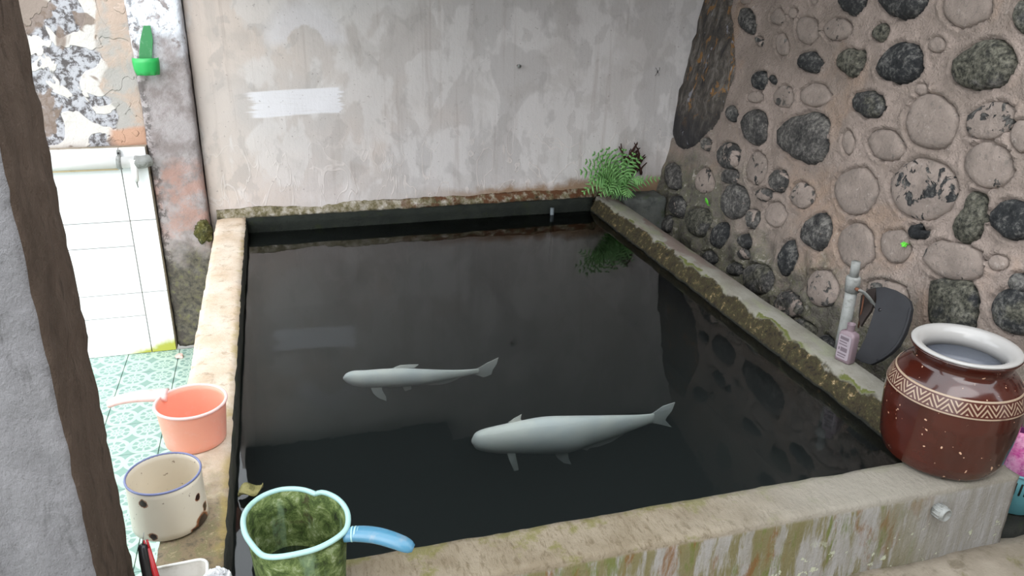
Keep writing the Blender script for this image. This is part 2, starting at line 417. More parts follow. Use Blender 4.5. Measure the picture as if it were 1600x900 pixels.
def m_peel():
    m = Mat('peeling_limewash'); x, y, z = m.sep()
    n1 = m.noise(7.5, 3, 0.5, 0.8); n2 = m.noise(38, 5, 0.75, 0.3); n3 = m.noise(5.5, 3, 0.5, 0.6, m.map((1, 1, 1), (3, 3, 8)))
    c = m.mix(m.step(n2, 0.42, 0.56), lin(92, 87, 87), lin(176, 175, 180))
    c = m.mix(m.step(n1, 0.50, 0.515), c, lin(204, 198, 193))
    c = m.mix(m.math('MULTIPLY', m.step(n3, 0.58, 0.61), 0.85), c, lin(128, 111, 100))
    bare = m.step(m.math('ADD', x, m.wob(8, 0.16)), -0.60, -0.585)
    c = m.mix(bare, c, m.mix(m.step(m.noise(9, 4, 0.6, 0.5), 0.4, 0.6), lin(184, 164, 150), lin(168, 163, 158)))
    brick = m.math('MULTIPLY', m.math('SUBTRACT', 1.0, m.step(m.math('ADD', z, m.wob(9, 0.05)), 0.38, 0.40)), m.step(m.math('ADD', x, m.wob(9, 0.1)), -0.62, -0.58))
    c = m.mix(brick, c, lin(188, 150, 128))
    return m.bsdf(c, 0.9, m.bump(m.math('ADD', n2, m.step(n1, 0.50, 0.515)), 0.6, 0.008), 0.2)
MAT['peel'] = m_peel()

def m_stoneplaster():
    m = Mat('mortar_render'); x, y, z = m.sep()
    c = m.mix(m.step(m.noise(5, 5, 0.6), 0.35, 0.65), lin(158, 143, 134), lin(138, 125, 116))
    c = m.mix(m.math('MULTIPLY', m.step(m.noise(3.2, 4, 0.6, 0.5), 0.52, 0.68), 0.5), c, lin(160, 134, 114))
    c = m.mix(m.math('MULTIPLY', m.step(m.noise(55, 5, 0.75), 0.52, 0.68), 0.5), c, lin(108, 98, 92))
    c = m.mix(m.math('MULTIPLY', m.step(m.noise(36, 4, 0.7), 0.64, 0.74), 0.5), c, lin(196, 186, 178))
    # damp growth rising from the foot of the wall, ragged
    g = m.math('ADD', z, m.math('ADD', m.wob(5, 0.55), m.wob(22, 0.25)))
    damp = m.math('SUBTRACT', 1.0, m.step(g, -0.10, 0.16))
    fy = m.math('ADD', y, m.wob(4, 0.8))
    damp = m.math('MAXIMUM', damp, m.math('MULTIPLY', m.math('SUBTRACT', 1.0, m.step(g, 0.05, 0.34)), m.step(fy, 2.3, 3.0)))
    c = m.mix(m.math('MULTIPLY', damp, 0.82), c, m.ramp(m.noise(26, 5, 0.75), [(0.34, lin(44, 46, 40)), (0.48, lin(92, 92, 84)), (0.56, lin(78, 82, 58)), (0.68, lin(164, 160, 152))]))
    return m.bsdf(c, 0.9, m.bump(m.math('ADD', m.noise(45, 6, 0.75), m.noise(150, 3)), 0.9, 0.008), 0.2)
MAT['render'] = m_stoneplaster()

def m_stone():
    m = Mat('river_stone'); 
    off = m.nd('ShaderNodeVectorMath', operation='ADD'); m.set(off.inputs[0], m.P)
    cmb = m.nd('ShaderNodeCombineXYZ'); r = m.math('MULTIPLY', m.rnd(), 40.0)
    for i in range(3): m.set(cmb.inputs[i], r)
    m.set(off.inputs[1], cmb.outputs[0]); m.P = off.outputs[0]
    tone = m.attr('tone'); coat = m.attr('coat'); moss = m.attr('moss')
    fine = m.math('ADD', m.math('MULTIPLY', m.noise(70, 5, 0.75), 0.55), m.math('MULTIPLY', m.noise(15, 4, 0.65, 0.4), 0.45))
    st = m.ramp(fine, [(0.36, lin(18, 20, 23)), (0.5, lin(46, 47, 48)), (0.64, lin(120, 118, 114))])
    st = m.mix(tone, st, m.ramp(fine, [(0.36, lin(34, 34, 34)), (0.5, lin(98, 94, 90)), (0.64, lin(152, 146, 138))]))
    mo = m.ramp(m.noise(70, 4, 0.7), [(0.38, lin(42, 42, 34)), (0.65, lin(118, 115, 100))])
    st = m.mix(m.math('MULTIPLY', m.step(m.math('ADD', m.noise(14, 4, 0.6), m.math('SUBTRACT', moss, 0.5)), 0.55, 0.72), 0.7), st, mo)
    pl = m.mix(m.step(m.noise(9, 4, 0.6), 0.35, 0.65), lin(154, 140, 131), lin(134, 122, 114))
    pl = m.mix(m.math('MULTIPLY', m.step(m.noise(50, 5, 0.75), 0.52, 0.68), 0.6), pl, lin(104, 97, 92))
    pl = m.mix(m.math('MULTIPLY', m.step(m.noise(40, 4, 0.7, 0, m.map((1, 1, 1), (6, 6, 6))), 0.6, 0.7), 0.5), pl, lin(184, 172, 164))
    cover = m.step(m.math('ADD', m.noise(22, 4, 0.6, 0.6), m.math('MULTIPLY', m.math('SUBTRACT', coat, 0.5), 0.52)), 0.485, 0.515)
    return m.bsdf(m.mix(cover, st, pl), 0.88, m.bump(m.math('ADD', m.noise(80, 5, 0.75), m.math('MULTIPLY', cover, 0.6)), 0.9, 0.008), 0.3)
MAT['stone'] = m_stone()

def m_long():
    m = Mat('streaked_boulder'); x, y, z = m.sep()
    fine = m.noise(26, 5, 0.75, 0.4, m.map((1, 1, 0.4)))
    c = m.ramp(fine, [(0.3, lin(30, 30, 32)), (0.5, lin(72, 66, 60)), (0.7, lin(118, 112, 106))])
    c = m.mix(m.math('MULTIPLY', m.step(m.noise(17, 4, 0.6, 1.0, m.map((1, 1, 0.6))), 0.58, 0.64), m.step(z, 0.3, 0.42)), c, lin(122, 90, 54))
    c = m.mix(m.math('MULTIPLY', m.math('SUBTRACT', 1.0, m.step(m.math('ADD', z, m.wob(8, 0.2)), 0.3, 0.45)), 0.75), c, lin(36, 36, 40))
    c = m.mix(m.math('MULTIPLY', m.step(m.noise(30, 3, 0.6, 0.8, m.map((1, 1, 0.4), (5, 5, 5))), 0.64, 0.7), 0.8), c, lin(128, 128, 134))
    return m.bsdf(c, 0.8, m.bump(fine, 0.8, 0.012), 0.35)
MAT['boulder'] = m_long()

def m_floor_tile():
    m = Mat('green_patterned_tile'); x, y, z = m.sep()
    sz = 0.1
    def cell(v):
        return m.math('SUBTRACT', m.math('MULTIPLY', m.math('FRACT', m.math('ADD', m.math('DIVIDE', v, sz), 10.0)), sz), sz/2)
    u, v = cell(x), cell(y)
    r = m.math('SQRT', m.math('ADD', m.math('MULTIPLY', u, u), m.math('MULTIPLY', v, v)))
    th = m.math('ARCTAN2', v, u)
    pet = m.math('ABSOLUTE', m.math('SINE', m.math('MULTIPLY', th, 4.0)))
    outer = m.math('MULTIPLY', m.step(r, 0.022, 0.025), m.math('SUBTRACT', 1.0, m.step(r, 0.038, 0.041)))
    leaf1 = m.math('MULTIPLY', outer, m.step(pet, 0.35, 0.5))
    inner = m.math('MULTIPLY', m.step(r, 0.006, 0.008), m.math('SUBTRACT', 1.0, m.step(r, 0.017, 0.019)))
    leaf2 = m.math('MULTIPLY', inner, m.math('SUBTRACT', 1.0, m.step(pet, 0.5, 0.65)))
    crn = m.step(r, 0.052, 0.055)
    mask = m.math('MAXIMUM', m.math('MAXIMUM', leaf1, leaf2), crn)
    g = m.mix(m.noise(8, 3), lin(118, 148, 140), lin(132, 162, 152))
    c = m.mix(mask, lin(172, 194, 182), g)
    grime = m.step(m.noise(7, 5, 0.65, 0.4, m.map((1, 1, 1), (2, 2, 2))), 0.5, 0.75)
    c = m.mix(m.math('MULTIPLY', grime, 0.45), c, lin(112, 150, 132))
    return m.bsdf(c, 0.35, m.bump(mask, 0.3, 0.002), 0.5)
MAT['floor_tile'] = m_floor_tile()
MAT['grout'] = simple('dark_grout', lin(92, 108, 98), 0.9, 0.2)

def m_wall_tile():
    m = Mat('white_glazed_tile')
    geo = m.nd('ShaderNodeNewGeometry').outputs['Position']
    x, y, z = m.sep(geo)
    c = m.mix(m.noise(6, 3, vec=geo), lin(232, 234, 236), lin(242, 242, 242))
    zz = m.math('ADD', z, m.math('MULTIPLY', m.math('SUBTRACT', m.noise(16, 4, 0.6, vec=geo), 0.5), 0.06))
    zz = m.math('SUBTRACT', zz, m.math('MULTIPLY', m.math('MAXIMUM', m.math('ADD', x, 0.60), 0.0), 0.35))
    c = m.mix(m.math('MULTIPLY', m.math('SUBTRACT', 1.0, m.step(zz, -0.55, -0.51)), m.step(x, -0.72, -0.62)), c, lin(168, 170, 70))
    sm = m.math('MULTIPLY', m.step(m.noise(26, 4, 0.7, vec=geo), 0.62, 0.72), m.math('SUBTRACT', 1.0, m.step(z, -0.45, -0.3)))
    c = m.mix(m.math('MULTIPLY', sm, 0.4), c, lin(120, 120, 112))
    return m.bsdf(c, 0.2, None, 0.5)
MAT['wall_tile'] = m_wall_tile()

def m_pillar(name, a, b, c3):
    m = Mat(name)
    f = m.noise(9, 5, 0.65, 0.3, m.map((1, 1, 0.35)))
    c = m.mix(m.step(f, 0.3, 0.7), a, b)
    c = m.mix(m.math('MULTIPLY', m.step(m.noise(40, 4, 0.7, 0.3, m.map((1, 1, 0.25))), 0.54, 0.7), 0.6), c, c3)
    return m.bsdf(c, 0.92, m.bump(m.math('ADD', m.noise(60, 6, 0.75, 0.0, m.map((1, 1, 0.7))), m.noise(14, 4)), 0.8, 0.010), 0.15)
MAT['pillar'] = m_pillar('trowelled_cement', lin(134, 132, 134), lin(116, 114, 116), lin(88, 86, 86))
MAT['pillar_side'] = m_pillar('brown_shaded_side', lin(92, 78, 68), lin(76, 64, 55), lin(50, 42, 36))  # brown cement, with the shade of this face put into the colour

# ------------------------------------------------------------------ the setting
YB = 3.35; XI0, XI1 = -0.158, 1.367; XO0, XO1 = -0.28, 1.475; YF0, YF1 = 1.06, 1.17; WZ = -0.067; FZ = -0.55

def struct(o, label=None, cat=None):
    o['kind'] = 'structure'
    if label: o['label'] = label
    if cat: o['category'] = cat
    return o

def wall_sheet(name, u0, u1, v0, v1, cell, fn, mat, thick):
    """fn(u, v) -> (point, outward normal, height)"""
    nu = max(1, int((u1-u0)/cell)); nv = max(1, int((v1-v0)/cell)); V = []; F = []
    for j in range(nv+1):
        for i in range(nu+1):
            p, n, h = fn(u0+(u1-u0)*i/nu, v0+(v1-v0)*j/nv); V.append(p+n*h)
    for j in range(nv):
        for i in range(nu):
            a = j*(nu+1)+i; F.append((a, a+1, a+nu+2, a+nu+1))
    k = len(V); n0 = fn(u0, v0)[1]
    cs = [0, nu, (nv+1)*(nu+1)-1, nv*(nu+1)]
    border = list(range(0, nu+1)) + [j*(nu+1)+nu for j in range(1, nv+1)] + [nv*(nu+1)+i for i in range(nu-1, -1, -1)] + [j*(nu+1) for j in range(nv-1, 0, -1)]
    for b in border: V.append(V[b]-n0*thick)
    m = len(border)
    for i in range(m):
        j = (i+1) % m; F.append((border[i], k+i, k+j, border[j]))
    F.append(tuple(range(k, k+m)))
    return build(name, V, F, mat)

def f_back(u, v):
    h = nz((u*3, 0, v*3))*0.006 + nz((u*11, 4, v*11))*0.0025
    if v < 0.07: h += -0.012*max(0.0, (0.03+0.02*nz((u*9, 1, 0))-v)/0.05)
    return Vector((u, YB, v)), Vector((0, -1, 0)), h
wb = wall_sheet('wall_back', -0.30, 2.05, -0.5, 1.10, 0.022, f_back, MAT['back'], 0.12)
struct(wb, 'grey stained plaster wall with a brushed patch of white paint', 'wall')

# ragged mossy lip of render along the foot of the back wall
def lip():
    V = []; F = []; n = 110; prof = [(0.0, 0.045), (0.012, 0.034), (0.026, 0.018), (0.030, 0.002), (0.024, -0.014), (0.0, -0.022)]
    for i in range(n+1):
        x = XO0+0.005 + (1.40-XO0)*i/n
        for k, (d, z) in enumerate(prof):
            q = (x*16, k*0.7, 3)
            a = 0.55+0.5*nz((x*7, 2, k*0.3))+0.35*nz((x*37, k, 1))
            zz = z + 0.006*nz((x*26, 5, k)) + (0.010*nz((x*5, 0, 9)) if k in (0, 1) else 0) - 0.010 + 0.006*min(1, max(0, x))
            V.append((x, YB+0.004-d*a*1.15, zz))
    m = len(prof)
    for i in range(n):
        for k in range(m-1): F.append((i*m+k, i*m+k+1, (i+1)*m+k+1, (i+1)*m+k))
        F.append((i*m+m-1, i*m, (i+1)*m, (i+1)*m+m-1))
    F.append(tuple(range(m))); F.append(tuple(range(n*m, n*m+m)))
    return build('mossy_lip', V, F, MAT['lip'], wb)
lip()

# ---- stone wall: traced stones, (centre x, centre y, half width, half height, turn, coat, tone, moss) or an outline
STONES = [
 (1169,32,12,21,14,0.0,0.25,0.2),(1166,1,9,6,0,0.75,0.4,0),(1217,26,13,13,0,0.8,0.4,0),(1188,64,5,9,20,0.45,0.3,0),(1223,70,10,19,8,0.8,0.7,0),
 (1262,47,18,23,12,1,0.5,0),(1308,46,23,18,0,0.75,0.5,0),(1266,97,20,17,-25,0.12,0.1,0.1),(1273,2,6,6,0,0.9,0.4,0),(1188,125,12,16,-12,0.0,0.0,0),
 (1209,125,5,9,30,0.25,0.1,0),(1225,151,18,18,0,0.72,0.8,0),(1276,149,26,18,0,0.95,0.5,0),(1181,152,14,9,0,0.75,0.5,0),
 ([(1305,100),(1309,88),(1318,81),(1340,80),(1354,79),(1355,90),(1349,106),(1344,117),(1334,122),(1322,114),(1312,107)],0.0,0.5,0.85),
 ([(1309,-14),(1356,-14),(1355,2),(1346,18),(1338,25),(1326,19),(1315,8)],0.0,0.1,0.3),
 ([(1374,-24),(1454,-24),(1452,2),(1440,20),(1421,29),(1402,24),(1384,17),(1375,4)],0.0,0.1,0.35),
 (1512,8,40,37,-15,0.92,0.4,0.1),(1600,27,13,29,8,0.0,0.3,0.7),(1377,51,13,15,-30,0.05,0.4,0.7),
 ([(1369,108),(1378,92),(1388,77),(1398,67),(1418,66),(1436,74),(1442,92),(1441,110),(1430,123),(1412,131),(1392,126),(1375,121)],0.0,0.0,0.05),
 ([(1484,112),(1488,97),(1502,84),(1522,70),(1548,60),(1571,66),(1585,82),(1589,98),(1580,116),(1570,132),(1540,138),(1512,138),(1494,130)],0.0,0.25,0.75),
 ([(1330,158),(1338,145),(1352,143),(1370,148),(1384,158),(1386,170),(1378,181),(1362,184),(1346,177)],0.0,0.15,0.6),
 (1456,190,40,44,8,0.95,0.4,0),(1546,188,39,29,20,0.6,0.35,0.3),(1384,227,32,23,-20,0.97,0.5,0),(1326,222,10,20,6,0.95,0.5,0),
 (1337,298,37,39,0,0.9,0.4,0),(1442,296,54,49,-15,0.62,0.05,0.1),(1545,257,39,37,0,0.82,0.6,0.1),(1597,212,18,27,0,0.85,0.4,0.1),
 ([(1516,302),(1525,297),(1535,303),(1544,307),(1543,330),(1540,348),(1531,370),(1510,383),(1492,374),(1490,356),(1500,340),(1512,320)],0.0,0.1,0.8),
 (1582,343,33,33,0,0.0,0.0,0.2),(1338,384,30,36,6,0.97,0.5,0),(1400,384,24,29,10,0.8,0.4,0),
 ([(1419,360),(1424,352),(1433,352),(1436,361),(1447,352),(1452,360),(1450,370),(1436,373),(1423,370)],0.0,0.0,0),
 (1490,407,53,31,-12,0.82,0.2,0.2),
 ([(1457,436),(1490,438),(1522,442),(1530,462),(1528,490),(1524,512),(1490,520),(1456,510),(1452,470)],0.05,0.0,0.7),
 (1592,443,15,18,0,0.05,0.2,0.4),([(1556,462),(1600,452),(1612,480),(1608,520),(1570,516),(1552,500),(1550,480)],0.05,0.0,0.6),(1387,456,36,18,-15,0.7,0.3,0.1),
 (1145,178,9,14,15,0.15,0.3,0.4),
 ([(1158,186),(1170,175),(1190,174),(1198,180),(1199,200),(1197,218),(1185,228),(1172,221),(1162,210)],0.1,0.45,0.1),
 ([(1210,218),(1214,200),(1230,188),(1255,180),(1284,177),(1298,190),(1297,215),(1295,236),(1283,252),(1262,258),(1250,250),(1232,238),(1215,229)],0.0,0.55,0.1),
 (1105,226,8,11,0,0.35,0.6,0.3),(1140,244,18,22,0,0.4,0.35,0.1),(1183,263,17,27,-5,0.7,0.1,0),(1054,276,14,22,14,0.0,0.55,0.2),(1102,283,16,20,0,0.7,0.4,0.1),
 (1142,276,16,12,0,0.35,0.6,0.1),(1218,282,15,19,0,0.4,0.5,0.1),(1148,315,23,28,-8,0.2,0.45,0.1),(1196,304,14,11,0,0.45,0.5,0.1),(1253,306,20,20,0,0.6,0.6,0.1),
 (1060,324,12,19,10,0.2,0.3,0.3),(1092,347,21,25,15,0.12,0.25,0.7),(1126,369,14,22,-14,0.0,0.05,0.1),(1166,377,14,12,-10,0.0,0.1,0.1),(1163,397,11,9,0,0.35,0.5,0.2),
 (1213,335,18,20,0,0.9,0.5,0),(1177,342,11,17,0,0.4,0.6,0.2),
 ([(1250,370),(1256,352),(1270,338),(1284,331),(1298,342),(1301,360),(1296,380),(1283,393),(1268,388),(1258,380)],0.15,0.3,0.35),
 (1232,403,14,29,-14,0.0,0.05,0.1),(1285,449,26,30,0,0.6,0.6,0.4),(1186,436,26,24,-15,0.15,0.35,0.6),(1110,404,12,12,0,0.1,0.2,0.5),(1045,350,10,14,0,0.1,0.3,0.5),
 (1232,476,24,22,-10,0.4,0.45,0.6),(1252,516,22,18,0,0.2,0.2,0.6),(1150,420,12,11,0,0.2,0.2,0.5),(1292,545,18,22,0,0.1,0.1,0.5),
 (1240,20,7,9,0,0.9,0.5,0),(1465,70,14,12,0,0.97,0.5,0),(1440,140,12,9,0,0.97,0.5,0),(1290,212,9,7,0,0.95,0.5,0),(1560,410,16,13,0,0.95,0.5,0),
 (1625,130,20,34,0,0.9,0.4,0.2),(1630,280,22,32,0,0.2,0.1,0.3),(1640,420,24,30,0,0.9,0.4,0.2),(1640,520,26,24,0,0.3,0.1,0.4),
]
BOULDER = [(1106,-30),(1104,0),(1097,22),(1092,42),(1085,63),(1078,86),(1073,110),(1066,132),(1060,160),(1053,198),(1048,222),(1058,233),(1075,236),(1091,226),(1106,208),(1119,194),(1130,170),(1138,142),(1147,112),(1149,82),(1147,50),(1143,20),(1142,-30)]
WN = Vector((-1, 0, BATTER)).normalized(); WU = Vector((0, 1, 0)); WV = Vector((BATTER, 0, 1)).normalized(); WO = Vector((WX0, 0, 0))
def uv(p): q = p-WO; return q.dot(WU), q.dot(WV)
def px_outline(s, k):
    if isinstance(s[0], list): return s[0]
    cx, cy, a, b, t = s[:5]; t = -math.radians(t); out = []
    for i in range(18):
        w = 2*math.pi*i/18; rr = 1 + 0.17*nz((math.cos(w)*1.3+k*5.3, math.sin(w)*1.3, k*2.1)) + 0.08*nz((math.cos(w)*3.1+k*2.3, math.sin(w)*3.1, k*1.1))
        x, y = a*rr*math.cos(w), b*rr*math.sin(w)
        out.append((cx + x*math.cos(t)-y*math.sin(t), cy + x*math.sin(t)+y*math.cos(t)))
    return out
SHAPES = []; PROPS = [(tuple(s[1:4]) if isinstance(s[0], list) else tuple(s[5:8])) for s in STONES]
for k, s in enumerate(STONES + [(BOULDER,)]):
    q = np.array([uv(on_wall(*p)) for p in px_outline(s, k)])
    c = q.mean(0) if k < len(STONES) else 0.5*(q.min(0)+q.max(0))
    d = q-c; th = np.arctan2(d[:, 1], d[:, 0]); rad = np.hypot(d[:, 0], d[:, 1]); o = np.argsort(th)
    th, rad = th[o], rad[o]
    SHAPES.append((c, np.concatenate([th-2*np.pi, th, th+2*np.pi]), np.concatenate([rad]*3)))
# the wall goes on past the frame: more stones of the same kinds, scattered where the photograph does not reach
def in_frame(c):
    q = WO + WU*c[0] + WV*c[1] - CAM; w = q.dot(_f)
    return w > 0.1 and -70 < 800+FPX*q.dot(_r)/w < 1690 and -60 < 450-FPX*q.dot(_u)/w < 960
BSHAPE = SHAPES.pop(); rg = random.Random(21); EX = [(c, float(rad.max())) for c, th, rad in SHAPES] + [((BSHAPE[0][0], BSHAPE[0][1]+0.25), 0.30)]
for t in range(2600):
    c = np.array([rg.uniform(0.65, 3.25), rg.uniform(-0.10, 1.48)]); r0 = rg.choice([0.028, 0.04, 0.055, 0.07])*rg.uniform(0.8, 1.15)
    if in_frame(c) or any(math.hypot(c[0]-p[0], c[1]-p[1]) < r0+q+0.012 for p, q in EX): continue
    th = np.linspace(-math.pi, math.pi, 19)[:-1]; el = rg.uniform(0.72, 1.0); tw = rg.uniform(0, 3.1)
    rad = np.array([r0*el/math.sqrt((el*math.cos(a-tw))**2+math.sin(a-tw)**2)*(1+0.17*nz((math.cos(a)*1.3+t, math.sin(a)*1.3, t*0.7))) for a in th])
    SHAPES.append((c, np.concatenate([th-2*np.pi, th, th+2*np.pi]), np.concatenate([rad]*3))); EX.append((c, r0))
    PROPS.append((rg.choice([0.0, 0.0, 0.15, 0.6, 0.9, 0.95]), rg.random()*0.6, rg.random()*0.7))
SHAPES.append(BSHAPE); NST = len(PROPS)
U0, U1, V0, V1, CELL = 0.55, 3.37, -0.60, 1.55, 0.0085
nu, nv = int((U1-U0)/CELL), int((V1-V0)/CELL)
GU, GV = np.meshgrid(np.linspace(U0, U1, nu+1), np.linspace(V0, V1, nv+1))
GH = np.zeros_like(GU)
for i in range(nv+1):
    for j in range(nu+1):
        a, b = GU[i, j], GV[i, j]
        GH[i, j] = 0.007*nz((a*6, b*6, 0)) + 0.0045*nz((a*19, b*19, 5)) + 0.0028*nz((a*47, b*47, 9))
LOW = 1/(1+np.exp((GV-0.08+0.06*np.sin(GU*9))/0.05))          # the foot of the wall bulges with half-buried rubble
for i in range(nv+1):
    for j in range(nu+1):
        if LOW[i, j] > 0.05: GH[i, j] += LOW[i, j]*0.028*nz((GU[i, j]*13, GV[i, j]*13, 8))
for k, (c, th, rad) in enumerate(SHAPES):
    if k == NST: continue
    du, dv = GU-c[0], GV-c[1]; dist = np.hypot(du, dv); R = np.interp(np.arctan2(dv, du), th, rad); rho = dist/R
    edge = dist-R
    GH += np.where((edge > 0) & (edge < 0.03), 0.006*np.exp(-((edge-0.008)/0.008)**2), 0)
    GH = np.where(edge <= 0.0015, np.minimum(GH, -0.016), GH)
c, th, rad = SHAPES[-1]
R = np.interp(np.arctan2(GV-c[1], GU-c[0]), th, rad)
GH = np.where(np.hypot(GU-c[0], GV-c[1]) < R*0.97, np.minimum(GH, -0.02), GH)
V = []; F = []
for i in range(nv+1):
    for j in range(nu+1): V.append(WO + WU*GU[i, j] + WV*GV[i, j] + WN*GH[i, j])
for i in range(nv):
    for j in range(nu):
        a = i*(nu+1)+j; F.append((a, a+nu+1, a+nu+2, a+1))
border = list(range(nu+1)) + [i*(nu+1)+nu for i in range(1, nv+1)] + [nv*(nu+1)+j for j in range(nu-1, -1, -1)] + [i*(nu+1) for i in range(nv-1, 0, -1)]
k0 = len(V); V += [V[b]-WN*0.25 for b in border]
for i in range(len(border)):
    j = (i+1) % len(border); F.append((border[j], k0+j, k0+i, border[i]))
F.append(tuple(range(k0, k0+len(border))))
wr = build('wall_right', V, F, MAT['render'])
struct(wr, 'leaning rubble wall of dark river stones set in pinkish grey mortar', 'wall')
for k, (c, th, rad) in enumerate(SHAPES):
    big = k == NST; n = 40 if big else 20
    coat, tone, moss = (0, 0, 0) if big else PROPS[k]
    size = float(np.median(rad[:len(rad)//3]))
    hgt = 0.035 if big else min(0.026, 0.010+0.20*size)*(1.0 if coat < 0.5 else 0.45)
    rows = [(1.0, -0.016), (0.97, -0.004), (0.92, hgt*0.35), (0.78, hgt*0.72), (0.55, hgt*0.95), (0.28, hgt*1.0)]
    org = WO + WU*c[0] + WV*c[1]
    V = []; F = []
    for f, h in rows:
        for i in range(n):
            w = -math.pi + 2*math.pi*i/n; R = float(np.interp(w, th, rad))
            du, dv = R*f*math.cos(w), R*f*math.sin(w)
            hh = h + (0.42*hgt if f < 0.95 else 0.2*hgt)*(nz(((c[0]+du)*18, (c[1]+dv)*18, k))+0.5*nz(((c[0]+du)*48, (c[1]+dv)*48, k)))
            V.append(WU*du + WV*dv + WN*hh)
    V.append(WN*(hgt*1.0))
    for a in range(len(rows)-1):
        for i in range(n):
            j = (i+1) % n; F.append((a*n+i, a*n+j, (a+1)*n+j, (a+1)*n+i))
    a = (len(rows)-1)*n
    for i in range(n): F.append((a+i, a+(i+1) % n, len(V)-1))
    if big: V = [v+org for v in V]
    o = build('boulder' if big else 'stone', V, F, MAT['boulder'] if big else MAT['stone'], wr)
    if big: o['label'] = 'long dark boulder with orange streaks in the wall corner'
    else:
        o.location = org; o['coat'] = float(coat); o['tone'] = float(tone); o['moss'] = float(moss)

# ---- left back: column, tiled half wall, peeling wall above it
pil = rough_box('pilaster', (-0.492, 3.30, FZ), (-0.305, 3.47, 1.0), MAT['pilaster'], 0.016, 0.004, 18, 0.005, seed=3)
tag(pil, 'rough rendered column between white tiles and stained plaster wall', 'pilaster', kind='structure')
wl = rough_box('wall_left', (-1.75, 3.318, 0.30), (-0.470, 3.46, 1.0), MAT['peel'], 0.03, 0.005, 12, 0.004, seed=5)
struct(wl, 'peeling whitewashed wall above the white tiles', 'wall')
wt = box('wall_tiled', (-1.75, 3.292, FZ), (-0.494, 3.45, 0.318), MAT['ledge'])
struct(wt, 'low white tiled wall beside the green tiled floor', 'wall')
def tile_at(x0, x1, z0, z1, g=0.0016):
    o = box('tile', (x0+g, 3.280, z0+g), (x1-g, 3.293, z1-g), MAT['wall_tile'], wt, 0.0015)
def zrow(px, py): return on_y(px, py, 3.28).z
xj = -0.592; xr = -0.496
zr = [0.318, zrow(243, 343), zrow(250, 455), FZ]
for a, b in zip(zr, zr[1:]): tile_at(xj, xr, b, a)
zl = [0.318, zrow(180, 347), zrow(180, 386.5), zrow(190, 460), zrow(190, 496), FZ]
for x1, x0 in ((xj, -0.845), (-0.845, -1.098), (-1.098, -1.35), (-1.35, -1.60)):
    for a, b in zip(zl, zl[1:]): tile_at(x0, x1, b, a)

# ---- floors
fl = box('floor', (-3.2, -2.5, FZ-0.12), (XO0+0.06, 3.30, FZ-0.006), MAT['grout'])
struct(fl, 'green patterned tile floor with dark joints', 'floor')
xg = on_z(279, 556, FZ).x; yg = on_z(215, 708, FZ).y
TS = 0.2
proto = None
for i in range(-8, 2):
    for j in range(-9, 8):
        x0 = xg + i*TS; y0 = yg + j*TS
        x1, y1 = min(x0+TS, XO0+0.02), min(y0+TS, 3.285)
        if x1-x0 < 0.02 or y1-y0 < 0.02: continue
        full = x1-x0 > TS-0.001 and y1-y0 > TS-0.001
        if full and proto is not None:
            o = proto.copy(); COL.objects.link(o); o.location = (x0, y0, FZ)
        else:
            o = box('tile', (0.0012, 0.0012, -0.010), (x1-x0-0.0012, y1-y0-0.0012, 0), MAT['floor_tile'], fl, 0.001)
            o.location = (x0, y0, FZ)
            if full: proto = o
ledge = rough_box('floor_ledge', (XO0-0.02, -0.9, -0.50), (2.05, 1.075, -0.18), MAT['ledge'], 0.035, 0.006, 9, 0.006, seed=9)
struct(ledge, 'worn grey concrete ledge at the foot of the basin front', 'floor')
yard = box('ground', (-14, -16, FZ-0.30), (14, 16, FZ-0.125), MAT['ground'], bevel=0)
struct(yard, 'plain concrete ground of the yard outside', 'ground')
gap = rough_box('gutter_floor', (1.40, 1.078, -0.50), (1.80, 3.40, -0.17), MAT['gap'], 0.04, 0.01, 10, 0.004, seed=11)
struct(gap, 'dark silted gutter between basin and stone wall', 'floor')

# ---- lean-to roof above the pond (seen only in the water)
def roof():
    y0, z0, y1, z1 = 3.60, 1.07, 1.70, 1.65
    o = [(-0.27, y0, z0), (2.5, y0, z0), (2.5, y1, z1), (-0.27, y1, z1)]
    return slab('ceiling', o, (0, 0.02, 0.05), MAT['roof'])
struct(roof(), 'dark lean-to roof over the pond', 'roof')
hw_ = rough_box('wall_light_block', (-0.30, -1.35, FZ), (3.0, -1.20, 2.6), MAT['house'], 0.1, 0.004, 6, 0.004, seed=15)  # unseen wall, added to hold front light off the basin
struct(hw_, 'unseen rendered wall added behind the viewer to block front light', 'wall')
bm_ = rough_box('roof_beam', (-0.28, 3.22, 0.985), (0.685, 3.348, 1.16), MAT['roof'], 0.05, 0.003, 10, 0.004, seed=2)
tag(bm_, 'dark timber beam under the roof along the back wall', 'beam')

# ------------------------------------------------------------------ the pond basin
pond = empty('fish_pond', (0.6, 2.2, -0.5))
tag(pond, 'rectangular concrete fish pond with mossy rims', 'pond')
def part(o):
    o.parent = pond; o.matrix_parent_inverse = Matrix.Translation(-Vector(pond.location)); return o
